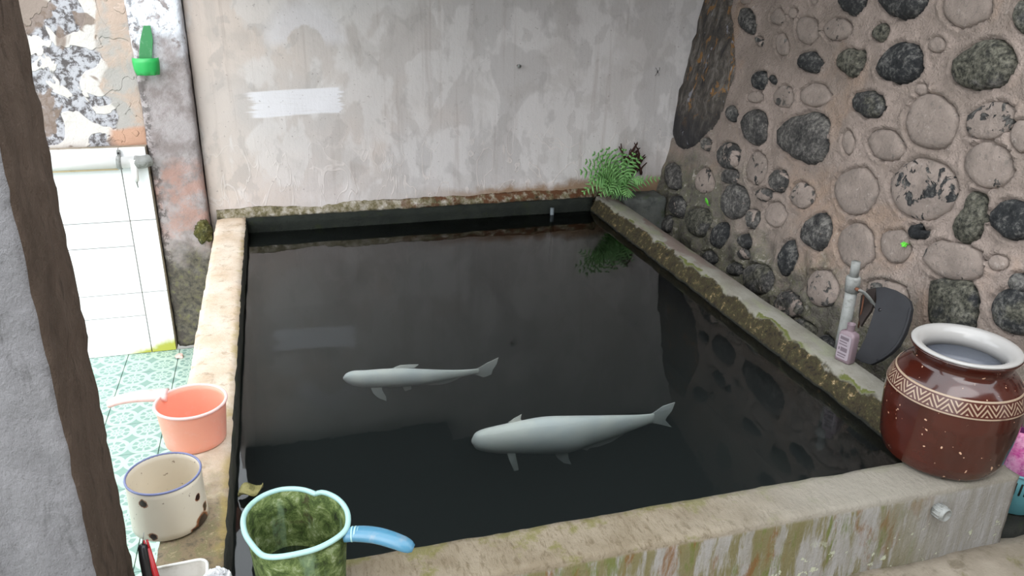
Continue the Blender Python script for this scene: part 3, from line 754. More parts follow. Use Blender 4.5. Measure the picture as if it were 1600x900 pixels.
# left rim follows a slightly uneven line
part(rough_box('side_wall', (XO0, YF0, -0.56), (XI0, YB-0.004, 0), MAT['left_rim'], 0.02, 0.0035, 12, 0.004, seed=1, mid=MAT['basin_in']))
part(rough_box('front_wall', (XI0-0.02, YF0, -0.50), (XO1, YF1, 0.0), MAT['front_rim'], 0.015, 0.0016, 9, 0.0022, seed=4))
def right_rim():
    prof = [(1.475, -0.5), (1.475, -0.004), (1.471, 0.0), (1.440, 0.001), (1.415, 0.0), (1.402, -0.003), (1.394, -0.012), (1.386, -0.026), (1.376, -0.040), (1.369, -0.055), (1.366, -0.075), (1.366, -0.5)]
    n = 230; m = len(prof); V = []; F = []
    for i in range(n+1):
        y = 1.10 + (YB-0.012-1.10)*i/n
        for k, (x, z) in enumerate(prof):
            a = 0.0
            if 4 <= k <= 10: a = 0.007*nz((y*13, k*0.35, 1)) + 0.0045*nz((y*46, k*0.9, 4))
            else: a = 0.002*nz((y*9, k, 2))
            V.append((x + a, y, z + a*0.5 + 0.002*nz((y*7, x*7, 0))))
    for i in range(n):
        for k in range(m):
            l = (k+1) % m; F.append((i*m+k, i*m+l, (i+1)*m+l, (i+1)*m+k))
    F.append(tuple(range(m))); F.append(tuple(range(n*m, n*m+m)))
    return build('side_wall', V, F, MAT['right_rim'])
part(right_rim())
part(rough_box('pond_floor', (XI0-0.03, YF0+0.05, -0.50), (XI1+0.03, YB-0.006, -0.42), MAT['silt'], 0.06, 0.006, 8, 0.0, seed=6))

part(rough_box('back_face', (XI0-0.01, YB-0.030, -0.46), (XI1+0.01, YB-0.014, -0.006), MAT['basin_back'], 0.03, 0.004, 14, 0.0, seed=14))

def water_mat():
    m = Mat('pond_water')
    ripple = m.math('ADD', m.noise(7, 2, 0.5, 0.2, m.map((1, 0.6, 1))), m.math('MULTIPLY', m.noise(30, 2, 0.5), 0.12))
    b = m.bump(ripple, 0.04, 0.01)
    fr = m.nd('ShaderNodeFresnel'); fr.inputs['IOR'].default_value = 1.50; m.t.links.new(b, fr.inputs['Normal'])
    tr = m.nd('ShaderNodeBsdfTransparent'); tr.inputs['Color'].default_value = (0.92, 0.97, 0.97, 1)
    gl = m.nd('ShaderNodeBsdfGlossy'); gl.inputs['Roughness'].default_value = 0.015; m.t.links.new(b, gl.inputs['Normal'])
    mx = m.nd('ShaderNodeMixShader')
    m.t.links.new(fr.outputs[0], mx.inputs[0]); m.t.links.new(tr.outputs[0], mx.inputs[1]); m.t.links.new(gl.outputs[0], mx.inputs[2])
    m.t.links.new(mx.outputs[0], m.out.inputs['Surface'])
    ab = m.nd('ShaderNodeVolumeAbsorption'); ab.inputs['Color'].default_value = (0.46, 0.50, 0.50, 1); ab.inputs['Density'].default_value = 5.5
    sc = m.nd('ShaderNodeVolumeScatter'); sc.inputs['Color'].default_value = (0.86, 0.86, 0.84, 1); sc.inputs['Density'].default_value = 1.15; sc.inputs['Anisotropy'].default_value = 0.3
    ad = m.nd('ShaderNodeAddShader'); m.t.links.new(ab.outputs[0], ad.inputs[0]); m.t.links.new(sc.outputs[0], ad.inputs[1])
    m.t.links.new(ad.outputs[0], m.out.inputs['Volume'])
    return m.m
MAT['water'] = water_mat()
wtr = box('pond_water', (XI0-0.006, YF1-0.006, -0.425), (XI1+0.008, YB-0.004, WZ), MAT['water'], bevel=0)
tag(wtr, 'still dark water filling the concrete fish pond', 'water', kind='stuff')
# ------------------------------------------------------------------ near pillar
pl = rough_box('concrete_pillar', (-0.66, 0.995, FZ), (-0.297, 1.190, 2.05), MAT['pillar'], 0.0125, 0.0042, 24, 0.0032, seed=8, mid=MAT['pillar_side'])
tag(pl, 'rough cement pillar with shade-darkened brown side standing beside the enamel mug', 'pillar')

# ------------------------------------------------------------------ fish
def m_fish(name, alpha):
    m = Mat(name)
    c = m.mix(m.step(m.noise(14, 4, 0.6), 0.35, 0.7), lin(250, 246, 238), lin(236, 236, 234))
    return m.bsdf(c, 0.45, m.bump(m.noise(60, 2), 0.1, 0.002), 0.4, Alpha=alpha)
MAT['fish'] = m_fish('pale_fish_skin', 1.0); MAT['fin'] = m_fish('pale_fish_fin', 0.62)
def fish(label, body, topz, fins, wide):
    xs = [b[0] for b in body]; mid = body[len(body)//2]
    Y = on_z(mid[0], mid[1], topz).y
    sec = []
    for x, t, b in body:
        a = on_y(x, t, Y); c = on_y(x, b, Y); sec.append((a.x, 0.5*(a.z+c.z), max(0.002, 0.5*(a.z-c.z))))
    root = empty('white_fish', (sec[0][0], Y, sec[len(sec)//2][1])); inv = Matrix.Translation(-Vector(root.location))
    tag(root, label, 'fish')
    sm = catmull([Vector(s) for s in sec], 4); n = len(sm); seg = 18; V = []; F = []
    for i, (x, z, h) in enumerate(sm):
        t = i/(n-1); w = h*wide*(1.0 if t < 0.55 else 1.0-0.55*(t-0.55)/0.45)
        for k in range(seg):
            a = 2*math.pi*k/seg; V.append((x, Y+math.cos(a)*w, z+math.sin(a)*h))
    for i in range(n-1):
        for k in range(seg):
            l = (k+1) % seg; F.append((i*seg+k, i*seg+l, (i+1)*seg+l, (i+1)*seg+k))
    F.append(tuple(range(seg))); F.append(tuple(range((n-1)*seg, n*seg)))
    o = build('body', V, F, MAT['fish'], root); o.matrix_parent_inverse = inv
    for nm, pts, dy, lean in fins:
        q = [on_y(px, py, Y) for px, py in pts]; base = q[0].z
        q = [Vector((p.x, p.y+dy+lean*(base-p.z), p.z)) for p in q]
        f = slab(nm, q, (0, 0.003, 0), MAT['fin'], root, 0.0008, True); f.matrix_parent_inverse = inv
    return root
fish('larger white fish with deep belly swimming in dark pond water',
     [(737,687,692),(744,677,701),(758,671,705),(780,666,707),(810,660,707),(850,653,707),(890,651,705),(930,650,692),(970,649,679),(1000,648,668),(1022,646,660)], -0.082,
     [('tail_fin', [(1012,650),(1022,645),(1036,635),(1055,629),(1050,642),(1042,652),(1040,657),(1050,668),(1034,664),(1018,661)], 0, 0),
      ('pectoral_fin', [(786,694),(794,716),(800,729),(807,727),(804,712),(800,694)], -0.018, -0.05),
      ('pelvic_fin', [(860,696),(868,711),(878,719),(890,721),(886,712),(884,696)], -0.012, -0.05),
      ('anal_fin', [(894,692),(904,701),(918,704),(922,700),(936,698),(955,691),(986,672),(950,670),(910,680)], 0, 0),
      ('dorsal_fin', [(796,664),(806,657),(817,651),(815,658),(818,662)], 0.01, 0)], 0.66)
fish('smaller slender white fish swimming in dark pond water',
     [(536,590,593),(541,584,598),(552,580,603),(572,579,605),(600,577,605),(630,576,603),(660,577,601),(690,578,595),(715,578,590),(735,577,586),(748,576,583)], -0.080,
     [('tail_fin', [(738,580),(750,574),(762,567),(779,559),(776,569),(770,578),(768,585),(756,590),(744,586)], 0, 0),
      ('pectoral_fin', [(576,597),(582,611),(590,618),(603,623),(602,616),(597,608),(594,597)], -0.012, -0.05),
      ('pelvic_fin', [(625,597),(632,609),(642,606),(642,597)], -0.008, -0.05),
      ('anal_fin', [(655,596),(672,602),(690,601),(706,597),(724,588),(700,586),(670,590)], 0, 0),
      ('dorsal_fin', [(614,578),(626,573),(642,572),(655,572),(648,577)], 0.008, 0)], 0.72)

# ------------------------------------------------------------------ dippers and mug on the left rim
def cup_profile(h, r0, r1, wall, foot=0.004, n=8):
    out = [(0, 0), (r0-0.006, 0), (r0, foot)]
    out += [(r0+(r1-r0)*i/n, foot+(h-foot)*i/n) for i in range(1, n+1)]
    out += [(r1-wall, h)]
    out += [(r1-wall-(r1-r0)*i/n, h-(h-foot-wall)*i/n) for i in range(1, n+1)]
    out += [(r0-wall-0.006, foot+wall*0.6), (0, foot+wall*0.6)]
    return out
def torus(name, c, R, r, mat, parent, seg=56, rs=10, flat=1.0):
    V = []; F = []
    for i in range(seg):
        a = 2*math.pi*i/seg
        for k in range(rs):
            b = 2*math.pi*k/rs; q = R + r*math.cos(b)
            V.append((c[0]+q*math.cos(a), c[1]+q*math.sin(a), c[2]+r*flat*math.sin(b)))
    for i in range(seg):
        for k in range(rs):
            F.append((i*rs+k, ((i+1) % seg)*rs+k, ((i+1) % seg)*rs+(k+1) % rs, i*rs+(k+1) % rs))
    return build(name, V, F, mat, parent)
def m_plastic(name, col, rough=0.35, sub=0.0, trans=0.0, dirt=None, vary=0.1):
    m = Mat(name); c = m.mix(m.noise(20, 3), tuple(v*(1-vary) for v in col[:3])+(1,), col)
    if dirt is not None: c = m.mix(m.math('MULTIPLY', m.step(m.noise(30, 5, 0.7), 0.52, 0.72), 0.6), c, dirt)
    kw = {}
    if sub: kw = dict(Subsurface_Weight=sub, Subsurface_Radius=(0.02, 0.01, 0.008), Subsurface_Scale=0.3)
    if trans: kw['Transmission_Weight'] = trans
    return m.bsdf(c, rough, m.bump(m.noise(90, 2), 0.08, 0.001), 0.45, **kw)
MAT['pink'] = m_plastic('pink_plastic', lin(242, 172, 148), 0.4, 0.3, 0, lin(236, 182, 164))
MAT['palepink'] = m_plastic('pale_pink_plastic', lin(246, 206, 200), 0.4, 0.1, 0, lin(214, 150, 146))
dp = empty('water_dipper', (-0.236, 1.64, 0.0))
tag(dp, 'peach pink plastic dipper with pale handle on the pond rim', 'dipper')
lathe('cup', cup_profile(0.098, 0.064, 0.073, 0.003), MAT['pink'], dp)
torus('rim', (0, 0, 0.098), 0.0735, 0.0034, MAT['palepink'], dp)
hp = [on_z(262, 617, 0.094), on_z(240, 618, 0.095), on_z(212, 620, 0.094), on_z(186, 625, 0.088), on_z(170, 631, 0.081)]
hp = [p-Vector(dp.location) for p in catmull(hp, 5)]
tube('handle', hp, [0.022-0.007*i/(len(hp)-1) for i in range(len(hp))], MAT['palepink'], dp, 14, True, 0.55)

def m_enamel():
    m = Mat('cream_enamel'); x, y, z = m.sep()
    c = m.mix(m.noise(9, 4), lin(226, 216, 198), lin(212, 200, 180))
    c = m.mix(m.math('MULTIPLY', m.step(m.noise(120, 2), 0.70, 0.74), 0.7), c, lin(110, 84, 60))
    w = m.wob(70, 0.014)
    rust = None; core = None
    r = 0.068
    # chips sit where the photograph shows them: (angle round the mug, height, size)
    for ang, zz, s in ((-118, 0.086, 0.007), (-110, 0.016, 0.007), (-30, 0.066, 0.006), (-26, 0.006, 0.018), (-44, 0.000, 0.011), (-14, 0.03, 0.008), (-80, -0.002, 0.006)):
        a = math.radians(ang); p = (r*math.cos(a), r*math.sin(a), zz)
        k1 = m.near(p, s*1.35, 0.25, w); k2 = m.near(p, s, 0.2, w)
        rust = k1 if rust is None else m.math('MAXIMUM', rust, k1)
        core = k2 if core is None else m.math('MAXIMUM', core, k2)
    c = m.mix(rust, c, lin(140, 84, 46)); c = m.mix(core, c, lin(52, 38, 32))
    return m.bsdf(c, 0.3, m.bump(m.math('SUBTRACT', 1.0, core), 0.4, 0.002), 0.5)
MAT['enamel'] = m_enamel()
MAT['bluerim'] = simple('blue_enamel_edge', lin(124, 130, 172), 0.35, 0.5, 0.4, 60)
mg = empty('enamel_mug', (-0.262, 1.362, 0.0))
tag(mg, 'cream enamel mug with blue edge and rusty chips', 'mug')
lathe('cup', cup_profile(0.107, 0.068, 0.066, 0.0025, 0.005), MAT['enamel'], mg)
torus('rim', (0, 0, 0.107), 0.0655, 0.0022, MAT['bluerim'], mg)

# heart shaped dipper, grown over with algae
def m_algae():
    m = Mat('algae_on_plastic'); x, y, z = m.sep()
    n = m.noise(40, 6, 0.78, 0.4)
    c = m.ramp(n, [(0.32, lin(26, 34, 16)), (0.45, lin(62, 78, 34)), (0.56, lin(100, 114, 66)), (0.70, lin(158, 166, 136))])
    st = m.noise(34, 4, 0.6, 0.2, m.map((1, 1, 0.2)))
    c = m.mix(m.math('MULTIPLY', m.step(st, 0.55, 0.70), 0.4), c, lin(124, 146, 120))
    c = m.mix(m.math('MULTIPLY', m.step(m.noise(18, 4, 0.65, 0.4, m.map((1, 1, 1), (3, 1, 2))), 0.58, 0.68), 0.8), c, lin(52, 40, 26))
    return m.bsdf(c, 0.75, m.bump(n, 0.6, 0.004), 0.3)
MAT['algae'] = m_algae()
MAT['aqua'] = m_plastic('pale_aqua_plastic', lin(156, 192, 188), 0.35, 0.1, 0, lin(136, 170, 148))
MAT['blueh'] = m_plastic('clear_blue_plastic', lin(92, 150, 180), 0.22, 0.1, 0.35, lin(150, 160, 168))
HZ = 0.15
heart = [(493,771),(506,769),(521,774),(535,784),(545,799),(547,817),(541,832),(522,847),(496,860),(466,868),(437,873),(416,873),(403,867),(390,852),(380,835),(377,815),(382,799),(394,785),(412,773),(435,765),(456,763),(476,765)]
hw = [on_z(px, py, HZ) for px, py in heart]
cxy = sum(hw, Vector())/len(hw); cxy.z = 0
cxy.z = 0.003
hd = empty('heart_dipper', cxy)
tag(hd, 'heart shaped dipper covered in green algae with clear blue handle', 'dipper')
hl = [Vector((p.x-cxy.x, p.y-cxy.y, 0)) for p in catmull(hw + [hw[0]], 4)[:-1]]
def ringset(scales):
    V = []; F = []; n = len(hl)
    for s, z in scales:
        V += [(p.x*s, p.y*s, z) for p in hl]
    for a in range(len(scales)-1):
        for i in range(n):
            j = (i+1) % n; F.append((a*n+i, a*n+j, (a+1)*n+j, (a+1)*n+i))
    F.append(tuple(range(n))); F.append(tuple(range((len(scales)-1)*n, len(scales)*n)))
    return V, F
V, F = ringset([(0.80, 0.0), (0.83, 0.005), (0.87, 0.06), (0.91, 0.11), (0.94, HZ-0.004), (0.91, HZ-0.004), (0.88, 0.11), (0.84, 0.06), (0.80, 0.008)])
build('cup', V, F, MAT['algae'], hd)
rimp = [Vector((p.x*0.965, p.y*0.965, HZ-0.002)) for p in hl]; rimp = rimp + [rimp[0], rimp[1]]
tube('rim', rimp, 0.0046, MAT['aqua'], hd, 10, True)
V, F = ringset([(0.855, 0.032), (0.855, 0.036)])
MAT['dregs'] = simple('dark_dipper_water', lin(26, 40, 34), 0.06, 0.5)
build('water', V, F, MAT['dregs'], hd)
hh = [on_z(538, 836, HZ-0.010), on_z(560, 834, HZ-0.008), on_z(590, 837, HZ-0.010), on_z(620, 846, HZ-0.016), on_z(646, 857, HZ-0.026)]
hh = [p-cxy for p in catmull(hh, 5)]
hobj = tube('handle', hh, [(0.0135+0.002*math.sin(i/(len(hh)-1)*math.pi))*(1 if i < len(hh)-3 else (0.96, 0.85, 0.55)[i-len(hh)+3]) for i in range(len(hh))], MAT['blueh'], hd, 16, True, 0.75)
for i in range(5):
    t = 3 + i
    p0, p1 = hh[t], hh[t+1]
    d = (p1-p0).normalized(); tube('grip_ridge', [p0-d*0.0012, p0+d*0.0012], 0.0145, MAT['aqua'], hobj, 16, True, 0.77)

# ------------------------------------------------------------------ small things at the near left corner
MAT['blackp'] = simple('black_plastic', lin(34, 32, 34), 0.35, 0.5)
MAT['redp'] = simple('red_plastic', lin(176, 34, 40), 0.35, 0.5)
MAT['steel'] = simple('dull_steel', lin(168, 168, 166), 0.35, 0.5, 0.2, 30, Metallic=0.8)
MAT['whitep'] = m_plastic('milky_plastic', lin(226, 224, 218), 0.4, 0.05, 0.0, lin(186, 178, 160))
b0 = Vector((-0.262, 1.115, 0.0))
tool = empty('awl', b0); tag(tool, 'black handled awl with thin steel tip beside the near pillar', 'tool')
top = on_y(222, 851, 1.135)-b0; tip = on_y(225, 832, 1.137)-b0
ax = top.normalized()
tube('handle', [Vector((0, 0, 0.001)), top*0.3, top*0.8, top*0.97, top], [0.0075, 0.0085, 0.0085, 0.0070, 0.0045], MAT['blackp'], tool, 14)
tube('tip', [top*0.99, tip], [0.0010, 0.0005], MAT['steel'], tool, 8)
b1 = Vector((-0.242, 1.105, 0.0))
st = empty('red_stick', b1); tag(st, 'thin red plastic stick leaning beside the black awl', 'stick')
rt = on_y(227, 844, 1.14)-b1
tube('shaft', [Vector((0, 0, 0.001)), rt*0.5, rt*0.9], [0.0052, 0.0050, 0.0046], MAT['redp'], st, 12)
for s in (-1, 1): tube('prong', [rt*0.88+Vector((s*0.002, 0, 0)), rt+Vector((s*0.0024, 0, 0))], [0.0024, 0.0019], MAT['redp'], st, 8)
def round_rect(x0, x1, y0, y1, r, z, n=6):
    out = []
    for cx, cy, a0 in ((x1-r, y1-r, 0), (x0+r, y1-r, 90), (x0+r, y0+r, 180), (x1-r, y0+r, 270)):
        for i in range(n+1):
            a = math.radians(a0+90*i/n); out.append(Vector((cx+r*math.cos(a), cy+r*math.sin(a), z)))
    return out
ty = empty('plastic_tray', (-0.232, 1.135, 0.0)); ty.rotation_euler = (0, 0, math.radians(3))
tag(ty, 'shallow milky plastic tray with white edge on the pond corner', 'tray')
def tray_rows(rows, nm, mat):
    V = []; F = []; n = 28
    for x, y, r, z in rows: V += round_rect(-x, x, -y, y, r, z)
    for a in range(len(rows)-1):
        for i in range(n):
            j = (i+1) % n; F.append((a*n+i, a*n+j, (a+1)*n+j, (a+1)*n+i))
    F.append(tuple(range(n))); F.append(tuple(range((len(rows)-1)*n, len(rows)*n)))
    return build(nm, V, F, mat, ty)
MAT['trayin'] = m_plastic('clouded_plastic', lin(196, 190, 180), 0.35, 0.0, 0.1, lin(160, 150, 134))
tray_rows([(0.044, 0.056, 0.014, 0.001), (0.050, 0.062, 0.016, 0.026), (0.0485, 0.0605, 0.015, 0.026), (0.043, 0.055, 0.013, 0.004)], 'tray_body', MAT['trayin'])
e = round_rect(-0.051, 0.051, -0.063, 0.063, 0.017, 0.027); tube('rim', e + [e[0], e[1]], 0.0028, MAT['whitep'], ty, 8)
MAT['porcelain_white'] = m_plastic('white_mesh', lin(246, 246, 248), 0.6)
# frilled white bath puff
def puff():
    c = Vector((-0.168, 1.152, 0.0)); V = []; F = []; rng = random.Random(3); R = 0.024
    for k in range(46):
        d = Vector((rng.gauss(0, 1), rng.gauss(0, 1), abs(rng.gauss(0, 1))*0.9)).normalized()
        a = d.cross(Vector((0.3, 0.8, 0.5))).normalized(); b = d.cross(a); n0 = len(V); w = 0.010
        V.append(Vector((0, 0, R*0.6)))
        for i in range(9):
            t = 2*math.pi*i/9; rr = w*(0.8+0.4*rng.random())
            V.append(Vector((0, 0, R*0.75)) + d*R*(0.85+0.25*rng.random()) + a*math.cos(t)*rr + b*math.sin(t)*rr)
        for i in range(9): F.append((n0, n0+1+i, n0+1+(i+1) % 9))
    lowest = min(v.z for v in V); V = [v-Vector((0, 0, lowest)) for v in V]
    o = build('bath_puff', V, F, MAT['porcelain_white'], None, False); o.location = c; return o
tag(puff(), 'frilly white bath puff on the near pond corner', 'bath puff')

# curled dry leaf floating by the left rim
def dry_leaf():
    pts = [on_z(363, 781, WZ), on_z(402, 767, WZ)]; c = (pts[0]+pts[1])*0.5; L = pts[1]-pts[0]; n = 10; V = []; F = []
    up = Vector((0, 0, 1)); side = L.normalized().cross(up)
    for i in range(n+1):
        t = i/n; w = 0.022*math.sin(math.pi*min(1, t*0.92+0.06))**0.8
        for k, s in enumerate((-1, -0.5, 0, 0.5, 1)):
            V.append(L*(t-0.5) + side*(w*s) + up*(0.004+0.010*s*s+0.006*math.sin(t*7+s)))
    for i in range(n):
        for k in range(4): F.append((i*5+k, i*5+k+1, (i+1)*5+k+1, (i+1)*5+k))
    o = build('dry_leaf', V, F, MAT['leafdry']); o.location = (XI0+0.034, c.y, WZ)
    s = o.modifiers.new('thickness', 'SOLIDIFY'); s.thickness = 0.0012
    return o
MAT['leafdry'] = m_concrete('dry_leaf', lin(168, 160, 110), lin(112, 108, 62), lin(60, 58, 34), None, 0, 30)
tag(dry_leaf(), 'curled dry leaf floating beside the left pond rim', 'leaf')

# ------------------------------------------------------------------ brown glazed jar
def m_glaze():
    m = Mat('brown_glaze')
    c = m.mix(m.step(m.noise(7, 4, 0.6), 0.3, 0.7), lin(68, 26, 17), lin(52, 21, 15))
    c = m.mix(m.step(m.noise(75, 2, 0.5), 0.71, 0.735), c, lin(196, 160, 134))
    return m.bsdf(c, 0.16, m.bump(m.noise(9, 2), 0.06, 0.01), 0.5, Coat_Weight=0.4, Coat_Roughness=0.06)
MAT['glaze'] = m_glaze()
BZ0, BZ1 = 0.164, 0.200
def m_band():
    m = Mat('zigzag_band'); x, y, z = m.sep()
    u = m.math('MULTIPLY', m.math('ADD', m.math('DIVIDE', m.math('ARCTAN2', y, x), 2*math.pi), 1.0), 23.0)
    tri = m.math('MULTIPLY', m.math('ABSOLUTE', m.math('SUBTRACT', m.math('FRACT', u), 0.5)), 2.0)
    v = m.math('DIVIDE', m.math('SUBTRACT', z, BZ0), BZ1-BZ0)
    vi = m.math('DIVIDE', m.math('SUBTRACT', v, 0.16), 0.68)
    ln = m.math('FRACT', m.math('MULTIPLY', m.math('ADD', m.math('SUBTRACT', vi, tri), 3.0), 2.0))
    zig = m.math('LESS_THAN', ln, 0.40)
    inside = m.math('MULTIPLY', m.math('GREATER_THAN', v, 0.17), m.math('LESS_THAN', v, 0.83))
    lines = m.math('MAXIMUM', m.math('LESS_THAN', v, 0.09), m.math('GREATER_THAN', v, 0.91))
    k = m.math('MAXIMUM', m.math('MULTIPLY', zig, inside), lines)
    worn = m.step(m.noise(14, 3), 0.22, 0.34)
    return m.bsdf(m.mix(m.math('MULTIPLY', k, worn), lin(70, 32, 24), lin(152, 132, 112)), 0.3, m.bump(k, 0.4, 0.001), 0.5)
MAT['band'] = m_band()
MAT['porcelain'] = simple('white_glaze', lin(164, 161, 158), 0.15, 0.5, 0.05)
MAT['jarwater'] = simple('grey_jar_water', lin(108, 112, 122), 0.06, 0.5, 0.15, 12)
jar = empty('glazed_jar', (1.36, 1.176, 0.004))
tag(jar, 'brown glazed jar with zigzag band and white rim holding water', 'jar')
def jr(z):
    zs = [0.0, 0.006, 0.03, 0.08, 0.13, 0.166, 0.185, 0.201, 0.216, 0.226, 0.231, 0.236, 0.248, 0.262]
    rs = [0.110, 0.117, 0.1270, 0.1335, 0.1370, 0.1360, 0.1300, 0.1220, 0.110, 0.099, 0.0955, 0.0945, 0.099, 0.1078]
    return float(np.interp(z, zs, rs))
body = [(0, 0.0)] + [(jr(z), z) for z in np.linspace(0, 0.262, 60)] + [(0.0985, 0.262), (0.084, 0.250), (0.082, 0.235), (0.098, 0.205), (0.110, 0.15), (0.105, 0.03), (0.09, 0.012), (0, 0.012)]
lathe('body', body, MAT['glaze'], jar, 72)
lathe('band', [(jr(z)+0.0012, z) for z in np.linspace(BZ0, BZ1, 12)] + [(jr(BZ1)-0.002, BZ1), (jr(BZ0)-0.002, BZ0), (jr(BZ0)+0.0012, BZ0)], MAT['band'], jar, 96)
lathe('rim', [(0.104, 0.2625), (0.1065, 0.2645), (0.107, 0.267), (0.104, 0.2695), (0.092, 0.267), (0.0815, 0.258), (0.0785, 0.246), (0.079, 0.228), (0.083, 0.228), (0.083, 0.250), (0.098, 0.2605), (0.104, 0.2625)], MAT['porcelain'], jar, 72)
lathe('water', [(0, 0.226), (0.0855, 0.226), (0.0855, 0.230), (0, 0.230)], MAT['jarwater'], jar, 48)

# ------------------------------------------------------------------ things behind and on the right rim
MAT['lilac'] = m_plastic('lilac_plastic', lin(124, 107, 113), 0.45, 0.0, 0, lin(110, 93, 99))
MAT['lilac2'] = m_plastic('pale_lilac_print', lin(152, 141, 147), 0.5, 0, 0)
MAT['print'] = simple('faded_print', lin(108, 96, 103), 0.6, 0.3)
bo = empty('lotion_bottle', (1.446, 1.612, 0.0015)); bo.rotation_euler = (0, 0, math.radians(-75))
tag(bo, 'small lilac plastic bottle without cap on the mossy rim', 'bottle')
def bottle():
    rows = [(0.023, 0.0135, 0.006, 0.0), (0.0245, 0.015, 0.007, 0.003), (0.0245, 0.015, 0.007, 0.078), (0.022, 0.0135, 0.007, 0.086), (0.0135, 0.011, 0.0095, 0.0905), (0.0105, 0.0105, 0.0102, 0.092)]
    V = []; F = []; n = 28
    for x, y, r, z in rows: V += round_rect(-x, x, -y, y, r, z)
    for a in range(len(rows)-1):
        for i in range(n):
            j = (i+1) % n; F.append((a*n+i, a*n+j, (a+1)*n+j, (a+1)*n+i))
    F.append(tuple(range(n))); F.append(tuple(range((len(rows)-1)*n, len(rows)*n)))
    build('body', V, F, MAT['lilac'], bo)
    lathe('neck', [(0.0105, 0.090), (0.0105, 0.108), (0.0112, 0.110), (0.0112, 0.112), (0.0085, 0.112), (0.0085, 0.094), (0, 0.094)], MAT['lilac'], bo, 24)
    lab = slab('label_panel', [Vector((p.x, -0.0150, p.y)) for p in round_rect(-0.019, 0.019, 0.009, 0.080, 0.006, 0)], (0, -0.0012, 0), MAT['lilac2'], bo)
    for z0, z1, x0, x1 in ((0.066, 0.075, -0.014, 0.012), (0.058, 0.061, -0.015, 0.008), (0.050, 0.053, -0.015, 0.010), (0.032, 0.044, -0.008, 0.012), (0.034, 0.042, -0.015, -0.011), (0.022, 0.026, -0.015, 0.011), (0.015, 0.018, -0.015, 0.009)):
        box('print', (x0, -0.0167, z0), (x1, -0.0160, z1), MAT['print'], lab, 0)
bottle()
MAT['pvc'] = m_concrete('weathered_pipe', lin(150, 151, 148), lin(128, 129, 126), lin(98, 98, 92), None, 0, 20, 0.5, 0.002)
MAT['rust'] = simple('rusty_strip', lin(112, 74, 56), 0.8, 0.3)
YP = 1.735
pt, pm, pb = on_y(1338, 409, YP), on_y(1334, 432, YP), on_y(1322, 500, YP)
pp = empty('standpipe', (pb.x, YP, -0.17)); tag(pp, 'weathered grey standpipe with metal arm behind the lilac bottle', 'pipe')
q = Vector(pp.location); low = Vector((pb.x-0.003, YP, -0.17))
tube('pipe', [low-q, pb-q, on_y(1331, 452, YP)-q], 0.0165, MAT['pvc'], pp, 20)
tube('collar', [on_y(1331, 455, YP)-q, pm-q+Vector((0, 0, -0.004)), pm-q], [0.0200, 0.0200, 0.0180], MAT['pvc'], pp, 20)
tube('pipe_end', [pm-q, pt-q], 0.0125, MAT['pvc'], pp, 20)
a0, a1, a2 = on_y(1339, 452, YP-0.024), on_y(1352, 459, YP-0.024), on_y(1371, 483, YP-0.026)
tube('arm', catmull([a0-q, a1-q, a2-q], 4), 0.0100, MAT['pvc'], pp, 10, True, 0.45)
tube('pivot', [a0-q+Vector((0, 0.004, 0)), a0-q-Vector((0, 0.006, 0))], 0.0050, MAT['rust'], pp, 12)
tube('rust_strip', [on_y(1350, 460, YP-0.012)-q, on_y(1347, 480, YP-0.012)-q, on_y(1341, 512, YP-0.01)-q], 0.0024, MAT['rust'], pp, 8)

MAT['rubber'] = simple('dusty_black_rubber', lin(50, 50, 53), 0.75, 0.3, 0.35, 30)
MAT['rubber2'] = simple('brown_black_rubber', lin(54, 46, 43), 0.8, 0.3, 0.3, 12)
def lean(px, py, off):                       # a sheet leaning from the rim foot to the stone wall
    d = ray(px, py); n = Vector((-1.0, -0.15, 0.42)); p0 = Vector((1.535+off, 1.6, 0.0)); return CAM + d*((p0-CAM).dot(n)/d.dot(n))
sl = empty('rubber_sheet', lean(1372, 570, 0)); tag(sl, 'broken curved sheet of black rubber leaning between jar and pipe', 'sheet')
o0 = Vector(sl.location)
out = [(1368,449),(1382,448),(1398,453),(1412,461),(1421,470),(1424,482),(1421,500),(1414,521),(1404,540),(1392,552),(1376,563),(1360,570),(1346,566),(1334,558),(1343,545),(1352,528),(1357,512),(1361,500),(1366,484),(1369,468)]
slab('sheet', [lean(x, y, 0)-o0 for x, y in out], Vector((0.012, 0.002, -0.005)), MAT['rubber'], sl, 0.002)
edge = [lean(x, y, 0)-o0+Vector((-0.003, 0, 0.001)) for x, y in ((1424,482),(1420,501),(1413,521),(1402,540),(1388,554),(1372,564))]
tube('rolled_edge', catmull(edge, 4), 0.004, MAT['rubber'], sl, 8)
tube('hole', [lean(1375, 484, 0)-o0+Vector((-0.0016, 0, 0.0007)), lean(1375, 484, 0)-o0+Vector((0.002, 0, -0.001))], 0.0045, MAT['blackp'], sl, 10)
out2 = [(1345,462),(1356,452),(1368,449),(1366,470),(1360,486),(1352,497),(1344,510),(1341,495)]
slab('torn_piece', [lean(x, y, 0.02)-o0 for x, y in out2], Vector((0.010, 0.002, -0.004)), MAT['rubber2'], sl, 0.0015)

blk = rough_box('concrete_block', (1.484, 3.205, -0.24), (1.705, 3.345, 0.012), MAT['block'], 0.016, 0.005, 16, 0.006, seed=12)
tag(blk, 'dark wet concrete block below the fern', 'block')

